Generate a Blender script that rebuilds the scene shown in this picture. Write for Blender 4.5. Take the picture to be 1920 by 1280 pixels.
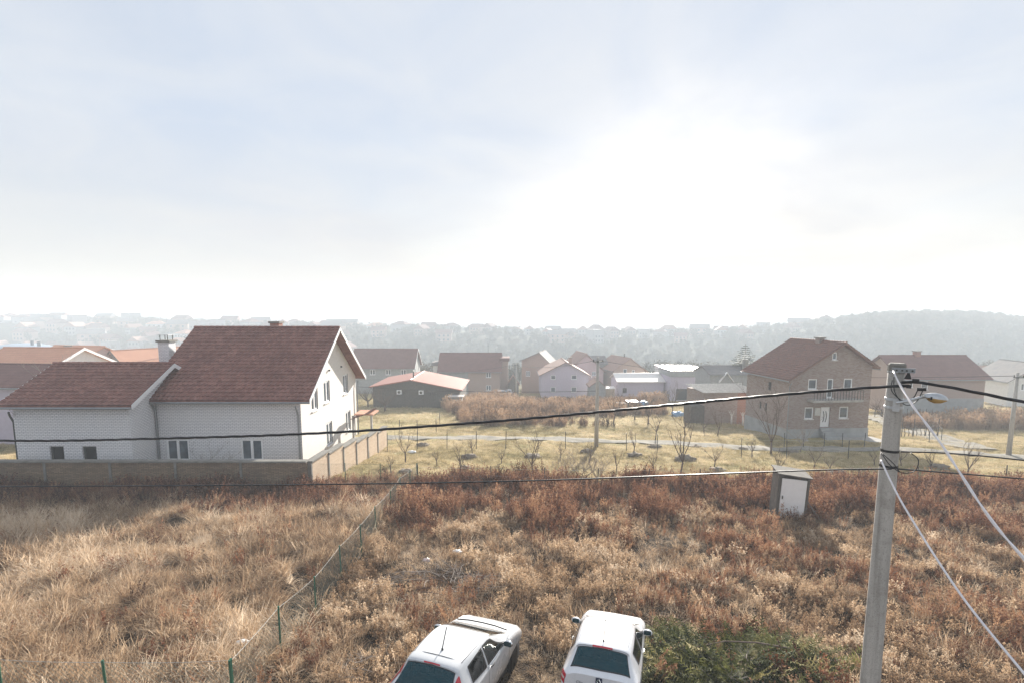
import bpy, bmesh, math, random
import numpy as np
from mathutils import Vector, Matrix, noise as mnoise
R = math.radians
random.seed(7); rng = np.random.default_rng(7)
scene = bpy.context.scene
for o in list(bpy.data.objects): bpy.data.objects.remove(o)

# ------------------------------------------------------------------ camera, sky, sun, exposure
F, CX, CY, PITCH = 960.0, 960.0, 700.0, R(6.5)
CAMZ = 8.0
cam_d = bpy.data.cameras.new('camera'); cam = bpy.data.objects.new('camera', cam_d)
scene.collection.objects.link(cam); scene.camera = cam
cam.location = (0, 0, CAMZ); cam.rotation_euler = (R(90) - PITCH, 0, 0)
cam_d.sensor_width = 36; cam_d.lens = 18.0; cam_d.shift_y = 60 / 1920
cam_d.clip_start = .05; cam_d.clip_end = 9000

SUN_AZ, SUN_EL = R(17), R(17)
sun_dir = Vector((math.sin(SUN_AZ)*math.cos(SUN_EL), math.cos(SUN_AZ)*math.cos(SUN_EL), math.sin(SUN_EL)))
world = bpy.data.worlds.new('World'); scene.world = world; world.use_nodes = True
wn, wl = world.node_tree.nodes, world.node_tree.links
bg = wn['Background']
sky = wn.new('ShaderNodeTexSky'); sky.sky_type = 'NISHITA'; sky.sun_disc = False
sky.sun_elevation = SUN_EL; sky.sun_rotation = SUN_AZ
sky.air_density = 1.0; sky.dust_density = .9; sky.ozone_density = 1.0; sky.altitude = 150
# thin broken cloud sheet, mapped on a plane overhead so that it flattens towards the horizon
tc = wn.new('ShaderNodeTexCoord'); sep = wn.new('ShaderNodeSeparateXYZ'); wl.new(tc.outputs['Generated'], sep.inputs[0])
zc = wn.new('ShaderNodeMath'); zc.operation = 'MAXIMUM'; wl.new(sep.outputs['Z'], zc.inputs[0]); zc.inputs[1].default_value = 0.0
za = wn.new('ShaderNodeMath'); za.operation = 'ADD'; wl.new(zc.outputs[0], za.inputs[0]); za.inputs[1].default_value = .16
dv = wn.new('ShaderNodeVectorMath'); dv.operation = 'DIVIDE'; wl.new(tc.outputs['Generated'], dv.inputs[0])
cmb = wn.new('ShaderNodeCombineXYZ'); [wl.new(za.outputs[0], cmb.inputs[i]) for i in range(3)]
wl.new(cmb.outputs[0], dv.inputs[1])
nz = wn.new('ShaderNodeTexNoise'); nz.inputs['Scale'].default_value = .85; nz.inputs['Detail'].default_value = 7
nz.inputs['Roughness'].default_value = .52; nz.inputs['Distortion'].default_value = .35
wl.new(dv.outputs[0], nz.inputs['Vector'])
mr = wn.new('ShaderNodeMapRange'); mr.inputs['From Min'].default_value = .36; mr.inputs['From Max'].default_value = .66
mr.inputs['To Min'].default_value = .82; mr.inputs['To Max'].default_value = .955
wl.new(nz.outputs['Fac'], mr.inputs['Value'])
cl = wn.new('ShaderNodeMix'); cl.data_type = 'RGBA'; wl.new(mr.outputs[0], cl.inputs['Factor'])
hs = wn.new('ShaderNodeHueSaturation'); hs.inputs['Saturation'].default_value = .95; wl.new(sky.outputs[0], hs.inputs['Color'])
wl.new(hs.outputs[0], cl.inputs['A'])
CLOUD = (4.95, 5.5, 6.4)
nb = wn.new('ShaderNodeTexNoise'); nb.inputs['Scale'].default_value = 1.7; nb.inputs['Detail'].default_value = 8; nb.inputs['Roughness'].default_value = .58; nb.inputs['Distortion'].default_value = .6
wl.new(dv.outputs[0], nb.inputs['Vector'])
cr_ = wn.new('ShaderNodeValToRGB'); wl.new(nb.outputs['Fac'], cr_.inputs[0]); cr_.color_ramp.elements[0].position = .33; cr_.color_ramp.elements[1].position = .68
cr_.color_ramp.elements[0].color = tuple(c*.94 for c in CLOUD)+(1,); cr_.color_ramp.elements[1].color = (5.5,5.75,6.15,1)
lowm = wn.new('ShaderNodeMapRange'); lowm.inputs['From Min'].default_value = .02; lowm.inputs['From Max'].default_value = .30; lowm.inputs['To Min'].default_value = 1; lowm.inputs['To Max'].default_value = 0
wl.new(zc.outputs[0], lowm.inputs['Value'])                 # the cloud sheet is creamier low down, all round the horizon
wm = wn.new('ShaderNodeMix'); wm.data_type = 'RGBA'; wl.new(lowm.outputs[0], wm.inputs['Factor']); wl.new(cr_.outputs[0], wm.inputs['A']); wm.inputs['B'].default_value = (5.7,5.45,5.25,1)
wl.new(wm.outputs['Result'], cl.inputs['B'])
wl.new(cl.outputs['Result'], bg.inputs['Color']); bg.inputs['Strength'].default_value = .05

sl = bpy.data.lights.new('sun', 'SUN'); sun = bpy.data.objects.new('sun', sl); scene.collection.objects.link(sun)
sl.energy = 5.0; sl.angle = R(.9); sl.color = (1.0, .94, .85)
sun.rotation_euler = sun_dir.to_track_quat('Z', 'Y').to_euler()
vs = scene.view_settings; vs.view_transform = 'Standard'; vs.look = 'None'; vs.exposure = 1.52; vs.gamma = 1.0
vs.use_curve_mapping = False
cy = scene.cycles; cy.use_denoising = True; cy.max_bounces = 6; cy.diffuse_bounces = 3; cy.glossy_bounces = 3
cy.transmission_bounces = 4; cy.transparent_max_bounces = 8; cy.volume_bounces = 1
cy.sample_clamp_indirect = 8; cy.caustics_reflective = False; cy.caustics_refractive = False

# ------------------------------------------------------------------ helpers
COL = scene.collection
def tag(o, label=None, cat=None, group=None, kind=None):
    if label: o['label'] = label
    if cat: o['category'] = cat
    if group: o['group'] = group
    if kind: o['kind'] = kind
    return o
def empty(name, loc=(0,0,0), rz=0.0):
    o = bpy.data.objects.new(name, None); COL.objects.link(o); o.location = loc; o.rotation_euler = (0,0,rz)
    o.empty_display_size = .2
    return o
class MB:
    def __init__(s): s.v = []; s.f = []
    def add(s, vs, fs):
        n = len(s.v); s.v += [tuple(p) for p in vs]; s.f += [tuple(i+n for i in f) for f in fs]; return s
    def quad(s, a, b, c, d): return s.add([a,b,c,d], [(0,1,2,3)])
    def box(s, x0, x1, y0, y1, z0, z1, M=None):
        vs = [Vector((x,y,z)) for z in (z0,z1) for y in (y0,y1) for x in (x0,x1)]
        if M is not None: vs = [M @ p for p in vs]
        return s.add(vs, [(0,2,3,1),(4,5,7,6),(0,1,5,4),(2,6,7,3),(0,4,6,2),(1,3,7,5)])
    def prism(s, poly, d):                      # poly: list of 3d points, d: extrusion vector
        n = len(poly); d = Vector(d); a = [Vector(p) for p in poly]
        fs = [tuple(range(n))[::-1], tuple(range(n, 2*n))]
        for i in range(n): j = (i+1) % n; fs.append((i, j, j+n, i+n))
        return s.add(a + [p+d for p in a], fs)
    def tube(s, pts, rad, n=6, cap=True, twist=0):
        pts = [Vector(p) for p in pts]; m = len(pts)
        if not hasattr(rad, '__len__'): rad = [rad]*m
        vs = []; ref = None
        for i, p in enumerate(pts):
            t = (pts[min(i+1,m-1)] - pts[max(i-1,0)])
            if t.length < 1e-9: t = Vector((0,0,1))
            t.normalize()
            if ref is None: ref = Vector((0,0,1)) if abs(t.z) < .9 else Vector((1,0,0))
            a = t.cross(ref); a.normalize(); b = a.cross(t); ref = b
            for k in range(n):
                an = 2*math.pi*k/n + twist*i
                vs.append(p + (a*math.cos(an) + b*math.sin(an))*rad[i])
        fs = []
        for i in range(m-1):
            for k in range(n):
                k2 = (k+1) % n; fs.append((i*n+k, i*n+k2, (i+1)*n+k2, (i+1)*n+k))
        if cap and n > 2: fs += [tuple(range(n))[::-1], tuple(range((m-1)*n, m*n))]
        return s.add(vs, fs)
    def lathe(s, prof, n=16, M=None):           # prof: (r, z)
        vs = []
        for r, z in prof:
            for k in range(n):
                p = Vector((r*math.cos(2*math.pi*k/n), r*math.sin(2*math.pi*k/n), z)); vs.append(M @ p if M is not None else p)
        fs = [(i*n+k, i*n+(k+1)%n, (i+1)*n+(k+1)%n, (i+1)*n+k) for i in range(len(prof)-1) for k in range(n)]
        fs += [tuple(range(n))[::-1], tuple(range((len(prof)-1)*n, len(prof)*n))]
        return s.add(vs, fs)
    def build(s, name, mat, parent=None, smooth=False, loc=None):
        me = bpy.data.meshes.new(name); me.from_pydata(s.v, [], s.f); me.update()
        if smooth: me.polygons.foreach_set('use_smooth', [True]*len(me.polygons))
        if mat is not None: me.materials.append(mat)
        o = bpy.data.objects.new(name, me); COL.objects.link(o)
        if parent is not None: o.parent = parent
        if loc is not None: o.location = loc
        return o
def part_copy(src, parent, loc=None):
    c = src.copy(); COL.objects.link(c); c.parent = parent
    if loc is not None: c.location = loc
    return c
def copy_tree(o, parent=None):
    c = o.copy(); COL.objects.link(c); c.parent = parent
    for ch in o.children: copy_tree(ch, c)
    return c

# ------------------------------------------------------------------ materials
def nodes_of(m): return m.node_tree.nodes, m.node_tree.links
def noise_node(n, l, scale, detail=4, vec=None, rough=.55):
    t = n.new('ShaderNodeTexNoise'); t.inputs['Scale'].default_value = scale; t.inputs['Detail'].default_value = detail
    t.inputs['Roughness'].default_value = rough
    if vec is not None: l.new(vec, t.inputs['Vector'])
    return t
def mixc(n, l, fac, a, b, mode='MIX'):
    x = n.new('ShaderNodeMix'); x.data_type = 'RGBA'; x.blend_type = mode
    for sock, val in (('Factor', fac), ('A', a), ('B', b)):
        if isinstance(val, (int, float)): x.inputs[sock].default_value = val
        elif isinstance(val, tuple): x.inputs[sock].default_value = (*val[:3], 1)
        else: l.new(val, x.inputs[sock])
    return x.outputs['Result']
def ramp(n, l, fac, stops):
    r = n.new('ShaderNodeValToRGB'); l.new(fac, r.inputs[0]); e = r.color_ramp.elements
    while len(e) < len(stops): e.new(.5)
    for k, (p, c) in enumerate(stops): e[k].position = p; e[k].color = (*c, 1)
    return r.outputs[0]
def maprange(n, l, v, a, b, c=0., d=1.):
    m = n.new('ShaderNodeMapRange'); l.new(v, m.inputs['Value'])
    for k, x in zip(('From Min','From Max','To Min','To Max'), (a,b,c,d)): m.inputs[k].default_value = x
    return m.outputs[0]
def base(name, rough=.8, spec=.3, metal=0.):
    m = bpy.data.materials.new(name); m.use_nodes = True; n, l = nodes_of(m); b = n['Principled BSDF']
    b.inputs['Roughness'].default_value = rough; b.inputs['Specular IOR Level'].default_value = spec; b.inputs['Metallic'].default_value = metal
    return m, n, l, b
def bump(n, l, b, h, strength=.4, dist=.02):
    k = n.new('ShaderNodeBump'); k.inputs['Strength'].default_value = strength; k.inputs['Distance'].default_value = dist
    l.new(h, k.inputs['Height']); l.new(k.outputs[0], b.inputs['Normal'])
def plain(name, c, rough=.7, var=.18, scale=3., spec=.3, metal=0., bs=.15, fine=60.):
    """one colour with large stains and fine grain"""
    m, n, l, b = base(name, rough, spec, metal)
    t = n.new('ShaderNodeTexCoord')
    a = noise_node(n, l, scale, 6, t.outputs['Object']); f = noise_node(n, l, fine, 2, t.outputs['Object'])
    dk = tuple(x*(1-var) for x in c); lt = tuple(min(1, x*(1+var*.7)) for x in c)
    col = mixc(n, l, maprange(n, l, a.outputs['Fac'], .3, .7), dk, lt)
    col = mixc(n, l, maprange(n, l, f.outputs['Fac'], .35, .65, 0, .35), col, tuple(x*.72 for x in c))
    l.new(col, b.inputs['Base Color'])
    if bs: bump(n, l, b, f.outputs['Fac'], bs, .01)
    return m
def brick(name, c1, c2, mortar, bw=.25, bh=.075, msize=.012, patch=None, var=.25, bstr=.5, bias=0.):
    m, n, l, b = base(name, .85, .2)
    t = n.new('ShaderNodeTexCoord'); s = n.new('ShaderNodeSeparateXYZ'); l.new(t.outputs['Object'], s.inputs[0])
    ad = n.new('ShaderNodeMath'); ad.operation = 'ADD'; l.new(s.outputs['X'], ad.inputs[0]); l.new(s.outputs['Y'], ad.inputs[1])
    c = n.new('ShaderNodeCombineXYZ'); l.new(ad.outputs[0], c.inputs[0]); l.new(s.outputs['Z'], c.inputs[1])
    k = n.new('ShaderNodeTexBrick'); l.new(c.outputs[0], k.inputs['Vector'])
    k.inputs['Scale'].default_value = 1; k.inputs['Brick Width'].default_value = bw; k.inputs['Row Height'].default_value = bh
    k.inputs['Mortar Size'].default_value = msize; k.inputs['Mortar Smooth'].default_value = .2; k.inputs['Bias'].default_value = bias
    k.inputs['Color1'].default_value = (*c1,1); k.inputs['Color2'].default_value = (*c2,1); k.inputs['Mortar'].default_value = (*mortar,1)
    a = noise_node(n, l, .7, 6, t.outputs['Object']); f = noise_node(n, l, 18, 4, t.outputs['Object'])
    col = mixc(n, l, maprange(n, l, f.outputs['Fac'], .3, .7, 0, var), k.outputs['Color'], tuple(x*.5 for x in c1))
    col = mixc(n, l, maprange(n, l, a.outputs['Fac'], .45, .7, 0, .45), col, patch or tuple(x*.8 for x in c2))
    l.new(col, b.inputs['Base Color'])
    inv = n.new('ShaderNodeMath'); inv.operation = 'SUBTRACT'; inv.inputs[0].default_value = 1; l.new(k.outputs['Fac'], inv.inputs[1])
    bump(n, l, b, inv.outputs[0], bstr, .015)
    return m
def tile_mat(name, c, c2, lichen=(.16,.13,.11), amt=.35):
    m, n, l, b = base(name, .62, .35)
    t = n.new('ShaderNodeTexCoord')
    v = n.new('ShaderNodeTexVoronoi'); v.inputs['Scale'].default_value = 3.6; l.new(t.outputs['Object'], v.inputs['Vector'])
    a = noise_node(n, l, .55, 5, t.outputs['Object']); f = noise_node(n, l, 9, 4, t.outputs['Object'])
    sx = n.new('ShaderNodeSeparateColor'); l.new(v.outputs['Color'], sx.inputs[0])
    col = mixc(n, l, sx.outputs[0], c, c2)
    col = mixc(n, l, maprange(n, l, f.outputs['Fac'], .45, .7, 0, amt), col, lichen)
    col = mixc(n, l, maprange(n, l, a.outputs['Fac'], .45, .7, 0, .5), col, tuple(x*.62 for x in c))
    l.new(col, b.inputs['Base Color']); bump(n, l, b, f.outputs['Fac'], .25, .01)
    return m
def rib_roof(name, c, c2, period=.3, axis='Y', rough=.85, var=.3, strength=.6):
    """roofing whose courses are too far away to build: rows across the slope"""
    m, n, l, b = base(name, rough, .3)
    t = n.new('ShaderNodeTexCoord'); s = n.new('ShaderNodeSeparateXYZ'); l.new(t.outputs['Object'], s.inputs[0])
    w = n.new('ShaderNodeMath'); w.operation = 'MULTIPLY'; l.new(s.outputs[axis], w.inputs[0]); w.inputs[1].default_value = 1/period
    fr = n.new('ShaderNodeMath'); fr.operation = 'FRACT'; l.new(w.outputs[0], fr.inputs[0])
    a = noise_node(n, l, 1.1, 6, t.outputs['Object']); f = noise_node(n, l, 7, 3, t.outputs['Object'])
    col = mixc(n, l, maprange(n, l, a.outputs['Fac'], .35, .68), c, c2)
    col = mixc(n, l, maprange(n, l, f.outputs['Fac'], .4, .7, 0, var), col, tuple(x*.55 for x in c))
    col = mixc(n, l, maprange(n, l, fr.outputs[0], .75, 1., 0, .4), col, tuple(x*.45 for x in c))
    l.new(col, b.inputs['Base Color']); bump(n, l, b, fr.outputs[0], strength, .03)
    return m
def glassy(name, c, rough=.05, spec=.6):
    m, n, l, b = base(name, rough, spec)
    t = n.new('ShaderNodeTexCoord'); a = noise_node(n, l, 1.6, 3, t.outputs['Object'])
    l.new(mixc(n, l, maprange(n, l, a.outputs['Fac'], .35, .65), tuple(x*.55 for x in c), c), b.inputs['Base Color'])
    return m
def leafy(name, stops, trans=.35, rough=.75):
    """dry stems and leaves: colour from the clump's own tint plus per-clump chance, light shines through"""
    m, n, l, b = base(name, rough, .15)
    at = n.new('ShaderNodeAttribute'); at.attribute_type = 'INSTANCER'; at.attribute_name = 'tint'
    oi = n.new('ShaderNodeObjectInfo'); g = n.new('ShaderNodeNewGeometry')
    v1 = n.new('ShaderNodeMath'); v1.operation = 'MULTIPLY_ADD'; l.new(oi.outputs['Random'], v1.inputs[0]); v1.inputs[1].default_value = .62; v1.inputs[2].default_value = -.42
    v2 = n.new('ShaderNodeMath'); v2.operation = 'ADD'; l.new(at.outputs['Fac'], v2.inputs[0]); l.new(v1.outputs[0], v2.inputs[1])
    v3 = n.new('ShaderNodeMath'); v3.operation = 'MULTIPLY_ADD'; l.new(g.outputs['Random Per Island'], v3.inputs[0]); v3.inputs[1].default_value = .34; l.new(v2.outputs[0], v3.inputs[2])
    col = ramp(n, l, v3.outputs[0], stops)
    l.new(col, b.inputs['Base Color'])
    tr = n.new('ShaderNodeBsdfTranslucent'); l.new(col, tr.inputs['Color'])
    mx = n.new('ShaderNodeMixShader'); mx.inputs[0].default_value = trans
    l.new(b.outputs[0], mx.inputs[1]); l.new(tr.outputs[0], mx.inputs[2]); l.new(mx.outputs[0], n['Material Output'].inputs['Surface'])
    return m
M = {}
M['white_brick'] = brick('white_brick', (.84,.84,.85), (.76,.76,.78), (.30,.31,.35), .25, .095, .013, (.64,.63,.62), .28)
M['sunlit_brick'] = brick('sunlit_white_brick', (.74,.71,.67), (.68,.655,.62), (.56,.54,.51), .25, .085, .008, (.66,.635,.60), .08, .25)  # sunlit side of the white brick, warmth painted into the colour
M['stone_brick'] = brick('stone_brick', (.24,.165,.10), (.38,.28,.185), (.12,.10,.085), .27, .07, .012, (.12,.095,.08), .45, .8)
M['tan_brick'] = brick('tan_brick', (.50,.36,.25), (.60,.47,.34), (.44,.37,.29), .27, .07, .009, (.55,.44,.33), .3, .6)
M['old_brick'] = brick('old_brick', (.27,.17,.14), (.43,.355,.315), (.37,.345,.325), .27, .085, .014, (.34,.28,.25), .55, .7)
M['pale_brick'] = brick('pale_brick', (.46,.32,.26), (.40,.28,.23), (.40,.35,.31), .27, .085, .012, (.42,.32,.28), .3, .4)
M['red_block'] = brick('red_block', (.36,.16,.11), (.32,.15,.11), (.33,.27,.24), .30, .2, .02, (.38,.20,.14), .3, .5)
M['tile'] = tile_mat('clay_tile', (.18,.065,.05), (.29,.13,.10), (.11,.07,.06), .5)
M['tile_old'] = tile_mat('old_clay_tile', (.26,.13,.095), (.19,.10,.08), (.10,.08,.07), .55)
M['tile_orange'] = rib_roof('orange_tile', (.66,.35,.23), (.60,.31,.21), .33)
M['roof_brown'] = rib_roof('brown_roof', (.16,.075,.065), (.20,.10,.085), .35)
M['roof_brown_y'] = rib_roof('brown_roof_rows', (.20,.10,.085), (.16,.08,.07), .38)
M['roof_red'] = rib_roof('red_sheet', (.40,.15,.10), (.33,.13,.09), .25, 'X', .45)
M['roof_pink'] = rib_roof('faded_tile', (.36,.22,.17), (.30,.19,.16), .35)
M['roof_grey'] = rib_roof('grey_roof', (.17,.16,.16), (.22,.20,.19), .35)
M['roof_white'] = plain('pale_sheet', (.78,.74,.70), .35, .08)
M['roof_blue'] = rib_roof('blue_sheet', (.26,.34,.44), (.30,.38,.46), .5, 'Y', .35, .1, .4)
M['render_grey'] = plain('grey_render', (.33,.34,.34), .9, .2)
M['render_white'] = plain('white_render', (.72,.71,.70), .85, .1)
M['render_pink'] = plain('pink_render', (.56,.42,.43), .9, .08)
M['render_lilac'] = plain('lilac_render', (.52,.47,.56), .9, .08)
M['concrete'] = plain('concrete', (.40,.38,.35), .9, .32, 2.2, .25, 0, .5, 28)
m, n, l, b = base('pole_concrete', .9, .2); M['pole_concrete'] = m
t_ = n.new('ShaderNodeTexCoord'); mp_ = n.new('ShaderNodeMapping'); mp_.inputs['Scale'].default_value = (14,14,.55); l.new(t_.outputs['Object'], mp_.inputs[0])
s1 = noise_node(n, l, 1., 5, mp_.outputs[0]); s2 = noise_node(n, l, 5., 6, t_.outputs['Object'], .65); s3 = noise_node(n, l, 70., 3, t_.outputs['Object'])
c_ = ramp(n, l, s1.outputs['Fac'], [(.3,(.27,.255,.235)), (.5,(.42,.40,.37)), (.7,(.50,.475,.44))])
c_ = mixc(n, l, maprange(n, l, s2.outputs['Fac'], .5, .72, 0, .6), c_, (.22,.20,.175)); c_ = mixc(n, l, maprange(n, l, s3.outputs['Fac'], .5, .68, 0, .5), c_, (.20,.185,.17))
l.new(c_, b.inputs['Base Color']); bump(n, l, b, s3.outputs['Fac'], .5, .008)
M['concrete_dark'] = plain('weathered_concrete', (.22,.21,.19), .92, .3, 2.5, .2, 0, .4, 30)
M['concrete_blue'] = plain('plinth_concrete', (.36,.37,.37), .9, .2, 1.2)
M['white_paint'] = plain('white_paint', (.80,.80,.80), .45, .05)
M['pvc'] = plain('white_pvc', (.82,.83,.84), .35, .03, 2, .5, 0, 0)
M['grey_metal'] = plain('grey_metal', (.27,.29,.31), .4, .12, 3, .5, .4, 0)
M['galv'] = plain('galvanised', (.52,.54,.56), .42, .12, 8, .5, .55, 0)
M['dark_metal'] = plain('dark_metal', (.05,.055,.05), .5, .2, 3, .4, .3, 0)
M['green_paint'] = plain('green_paint', (.02,.11,.065), .5, .15, 6, .4, 0, 0)
M['wire'] = plain('fence_wire', (.50,.52,.50), .8, .1, 5, .2, 0, 0)
M['wire_green'] = plain('green_wire', (.16,.22,.19), .5, .1, 5, .4, 0, 0)
M['black'] = plain('black_rubber', (.012,.012,.014), .5, .2, 5, .4, 0, .1)
M['cable'] = plain('cable_black', (.015,.015,.018), .42, .2, 5, .5, 0, .1)
M['cable_white'] = plain('cable_white', (.72,.69,.70), .5, .08, 9, .4, 0, .1)
M['wood'] = plain('weathered_wood', (.19,.16,.135), .9, .35, 4, .2, 0, .5, 25)
M['wood_dark'] = plain('dark_wood', (.115,.105,.092), .9, .3, 4, .2, 0, .4, 25)
M['bark'] = plain('bark', (.15,.115,.095), .95, .3, 6, .1, 0, .4, 30)
M['bark_pale'] = plain('pale_bark', (.34,.29,.25), .9, .25, 6, .15, 0, .3, 30)
M['lime'] = plain('limewashed', (.70,.68,.65), .9, .1)
M['soil'] = plain('dug_soil', (.22,.185,.145), 1., .35, 5, .1, 0, .8, 14)
M['glass'] = glassy('window_glass', (.11,.14,.17))
M['glass_dark'] = glassy('dark_opening', (.012,.014,.018), .15)
M['curtain'] = plain('curtain', (.30,.31,.33), .8, .3, 7)
M['car_glass'] = glassy('car_glass', (.01,.055,.07), .04, .22)
M['car_glass_side'] = glassy('car_side_glass', (.05,.07,.055), .05, .3)
M['litter'] = plain('litter_plastic', (.75,.77,.78), .4, .1)
M['blue_plastic'] = plain('blue_plastic', (.16,.30,.48), .4, .15)
M['red_lens'] = plain('red_lens', (.48,.015,.03), .15, .15, 9, .6, 0, 0)
M['clear_lens'] = plain('clear_lens', (.62,.50,.46), .15, .15, 9, .6, 0, 0)
M['chrome'] = plain('chrome', (.75,.76,.78), .12, .05, 9, .6, .95, 0)
M['navy'] = plain('navy_badge', (.012,.02,.06), .3, .1, 9, .5, 0, 0)
M['grey_letter'] = plain('letter_grey', (.22,.22,.23), .3, .1, 9, .5, .4, 0)
M['seat'] = plain('seat_cloth', (.05,.07,.075), .9, .2)
M['amber'] = plain('lamp_bowl', (.55,.37,.15), .12, .25, 5, .6, 0, 0)
def paint(name, c):
    m, n, l, b = base(name, .28, .5); b.inputs['Coat Weight'].default_value = .7; b.inputs['Coat Roughness'].default_value = .06
    t = n.new('ShaderNodeTexCoord'); a = noise_node(n, l, 2.2, 5, t.outputs['Object']); f = noise_node(n, l, 35, 3, t.outputs['Object'])
    s = n.new('ShaderNodeSeparateXYZ'); l.new(t.outputs['Object'], s.inputs[0])
    low = maprange(n, l, s.outputs['Z'], .75, .2, 0, .55)          # road dust thrown up on the sills
    ml = n.new('ShaderNodeMath'); ml.operation = 'MULTIPLY'; l.new(low, ml.inputs[0]); l.new(maprange(n, l, a.outputs['Fac'], .3, .7, .4, 1), ml.inputs[1])
    col = mixc(n, l, maprange(n, l, f.outputs['Fac'], .4, .7, 0, .10), c, tuple(x*.7 for x in c))
    col = mixc(n, l, ml.outputs[0], col, (.30,.26,.21))
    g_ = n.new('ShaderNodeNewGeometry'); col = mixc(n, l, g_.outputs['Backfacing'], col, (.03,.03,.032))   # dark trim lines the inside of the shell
    l.new(col, b.inputs['Base Color']); l.new(maprange(n, l, a.outputs['Fac'], .3, .7, .2, .36), b.inputs['Roughness'])
    return m
def clear_glass(name, tint, spec=.9, film_sky=(.22,.25,.25), f0=.0, f1=.10):
    m, n, l, b = base(name, .03, .5); out = n['Material Output']
    tr = n.new('ShaderNodeBsdfTransparent'); tr.inputs[0].default_value = (*tint,1); gl = n.new('ShaderNodeBsdfGlossy'); gl.inputs['Roughness'].default_value = .02; gl.inputs['Color'].default_value = (spec,spec,spec,1)
    t = n.new('ShaderNodeTexCoord'); a = noise_node(n, l, 6, 4, t.outputs['Object']); df = n.new('ShaderNodeBsdfDiffuse'); df.inputs[0].default_value = (*film_sky,1)
    lw = n.new('ShaderNodeFresnel'); lw.inputs[0].default_value = 1.45; m1 = n.new('ShaderNodeMixShader'); l.new(lw.outputs[0], m1.inputs[0]); l.new(tr.outputs[0], m1.inputs[1]); l.new(gl.outputs[0], m1.inputs[2])
    m2 = n.new('ShaderNodeMixShader'); l.new(maprange(n, l, a.outputs['Fac'], .35, .75, f0, f1), m2.inputs[0]); l.new(m1.outputs[0], m2.inputs[1]); l.new(df.outputs[0], m2.inputs[2]); l.new(m2.outputs[0], out.inputs['Surface'])
    return m
M['rear_glass'] = clear_glass('sky_tinted_rear_glass', (.20,.45,.50), .9, (.012,.075,.10), .45, .65); M['side_glass'] = clear_glass('side_glass', (.50,.60,.52))  # rear pane: teal diffuse layer paints in the blue sky's reflection
M['paint_white'] = paint('white_car_paint', (.66,.67,.70)); M['paint_silver'] = paint('pearl_car_paint', (.56,.57,.585))
M['paint_far'] = paint('far_car_paint', (.62,.64,.67))

# ------------------------------------------------------------------ terrain: one long slope down, a valley, the ridge opposite
def sstep(a, b, x):
    t = np.clip((x-a)/(b-a), 0, 1); return t*t*(3-2*t)
RX = [-900,-430,-161,85,220,290,420,900]; RZ = [4,3,-3.5,-10.5,-7.5,-4,-2,-4]
def gz(x, y):
    x = np.asarray(x, float); y = np.asarray(y, float)
    slope = -.092*(np.clip(y, 2, 125)-10) - .0145*np.clip(x, 0, 60)*sstep(8, 40, y)*(1-sstep(110, 160, y))
    z = slope - 16*sstep(120, 270, y)
    rid = np.interp(x, RX, RZ)
    z = z + (rid - z)*sstep(270, 425, y)
    z = z - 9*sstep(450, 900, y) + 5*sstep(1500, 2600, y)
    hb = np.exp(-(((x-300)/88)**2)**1.3 - ((y-345)/70)**2)
    z = z + 19*hb*sstep(230, 330, y)
    z = z - .17*np.exp(-((x-2.7)/1.5)**2 - ((y-12.3)/1.3)**2)
    near = 1 - sstep(60, 140, y)
    bumpy = .10*np.sin(x*1.31+y*.7)*np.sin(y*1.13-x*.45) + .06*np.sin(x*2.9+1.3)*np.sin(y*2.3+.4)
    z = z + near*bumpy*sstep(9, 15, y)
    z = z + 1.2*sstep(140, 260, y)*np.sin(x*.031+y*.012)*np.sin(y*.027+1)*(1-.6*sstep(390,430,y))
    return z
def g1(x, y): return float(gz(x, y))
def ray(u, v):
    c, s = math.cos(PITCH), math.sin(PITCH); a, b = (u-CX)/F, (v-CY)/F
    return Vector((a, c - b*s, -s - b*c))
def at(u, v, D): return Vector((0,0,CAMZ)) + ray(u, v)*D            # D: metres along the viewing axis
def atY(u, v, Y): d = ray(u, v); return Vector((0,0,CAMZ)) + d*(Y/d.y)
def G(u, v):
    d = ray(u, v); t0 = 2.0; t = t0
    while t < 900:
        if CAMZ + d.z*t < g1(d.x*t, d.y*t):
            lo, hi = t0, t
            for _ in range(20):
                m = (lo+hi)/2
                if CAMZ + d.z*m < g1(d.x*m, d.y*m): hi = m
                else: lo = m
            return Vector((d.x*hi, d.y*hi, g1(d.x*hi, d.y*hi)))
        t0 = t; t *= 1.01
    return Vector((0,0,CAMZ)) + d*900
# ------------------------------------------------------------------ ground sheet
ys = np.concatenate([np.arange(-14, 62, .42), 62*1.022**np.arange(0, 190)]); ys = ys[ys < 3600]
ss = np.linspace(-1, 1, 230); ss = np.sign(ss)*np.abs(ss)**1.25
hw = np.maximum(48, 1.35*ys + 20)
GX = ss[None,:]*hw[:,None]; GY = np.repeat(ys[:,None], len(ss), 1); GZ = gz(GX, GY)
nr, nc = GX.shape
me = bpy.data.meshes.new('ground'); co = np.stack([GX,GY,GZ], -1).reshape(-1,3)
ii = np.arange(nr*nc).reshape(nr,nc)
fa = np.stack([ii[:-1,:-1], ii[:-1,1:], ii[1:,1:], ii[1:,:-1]], -1).reshape(-1,4)
me.from_pydata(co.tolist(), [], fa.tolist()); me.polygons.foreach_set('use_smooth', [True]*len(me.polygons))
m, n, l, b = base('field_soil', 1., .1)
g = n.new('ShaderNodeNewGeometry'); s = n.new('ShaderNodeSeparateXYZ'); l.new(g.outputs['Position'], s.inputs[0])
n1 = noise_node(n, l, .35, 6, g.outputs['Position']); n2 = noise_node(n, l, 3.2, 6, g.outputs['Position'], .65); n3 = noise_node(n, l, 22, 3, g.outputs['Position'])
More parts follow.
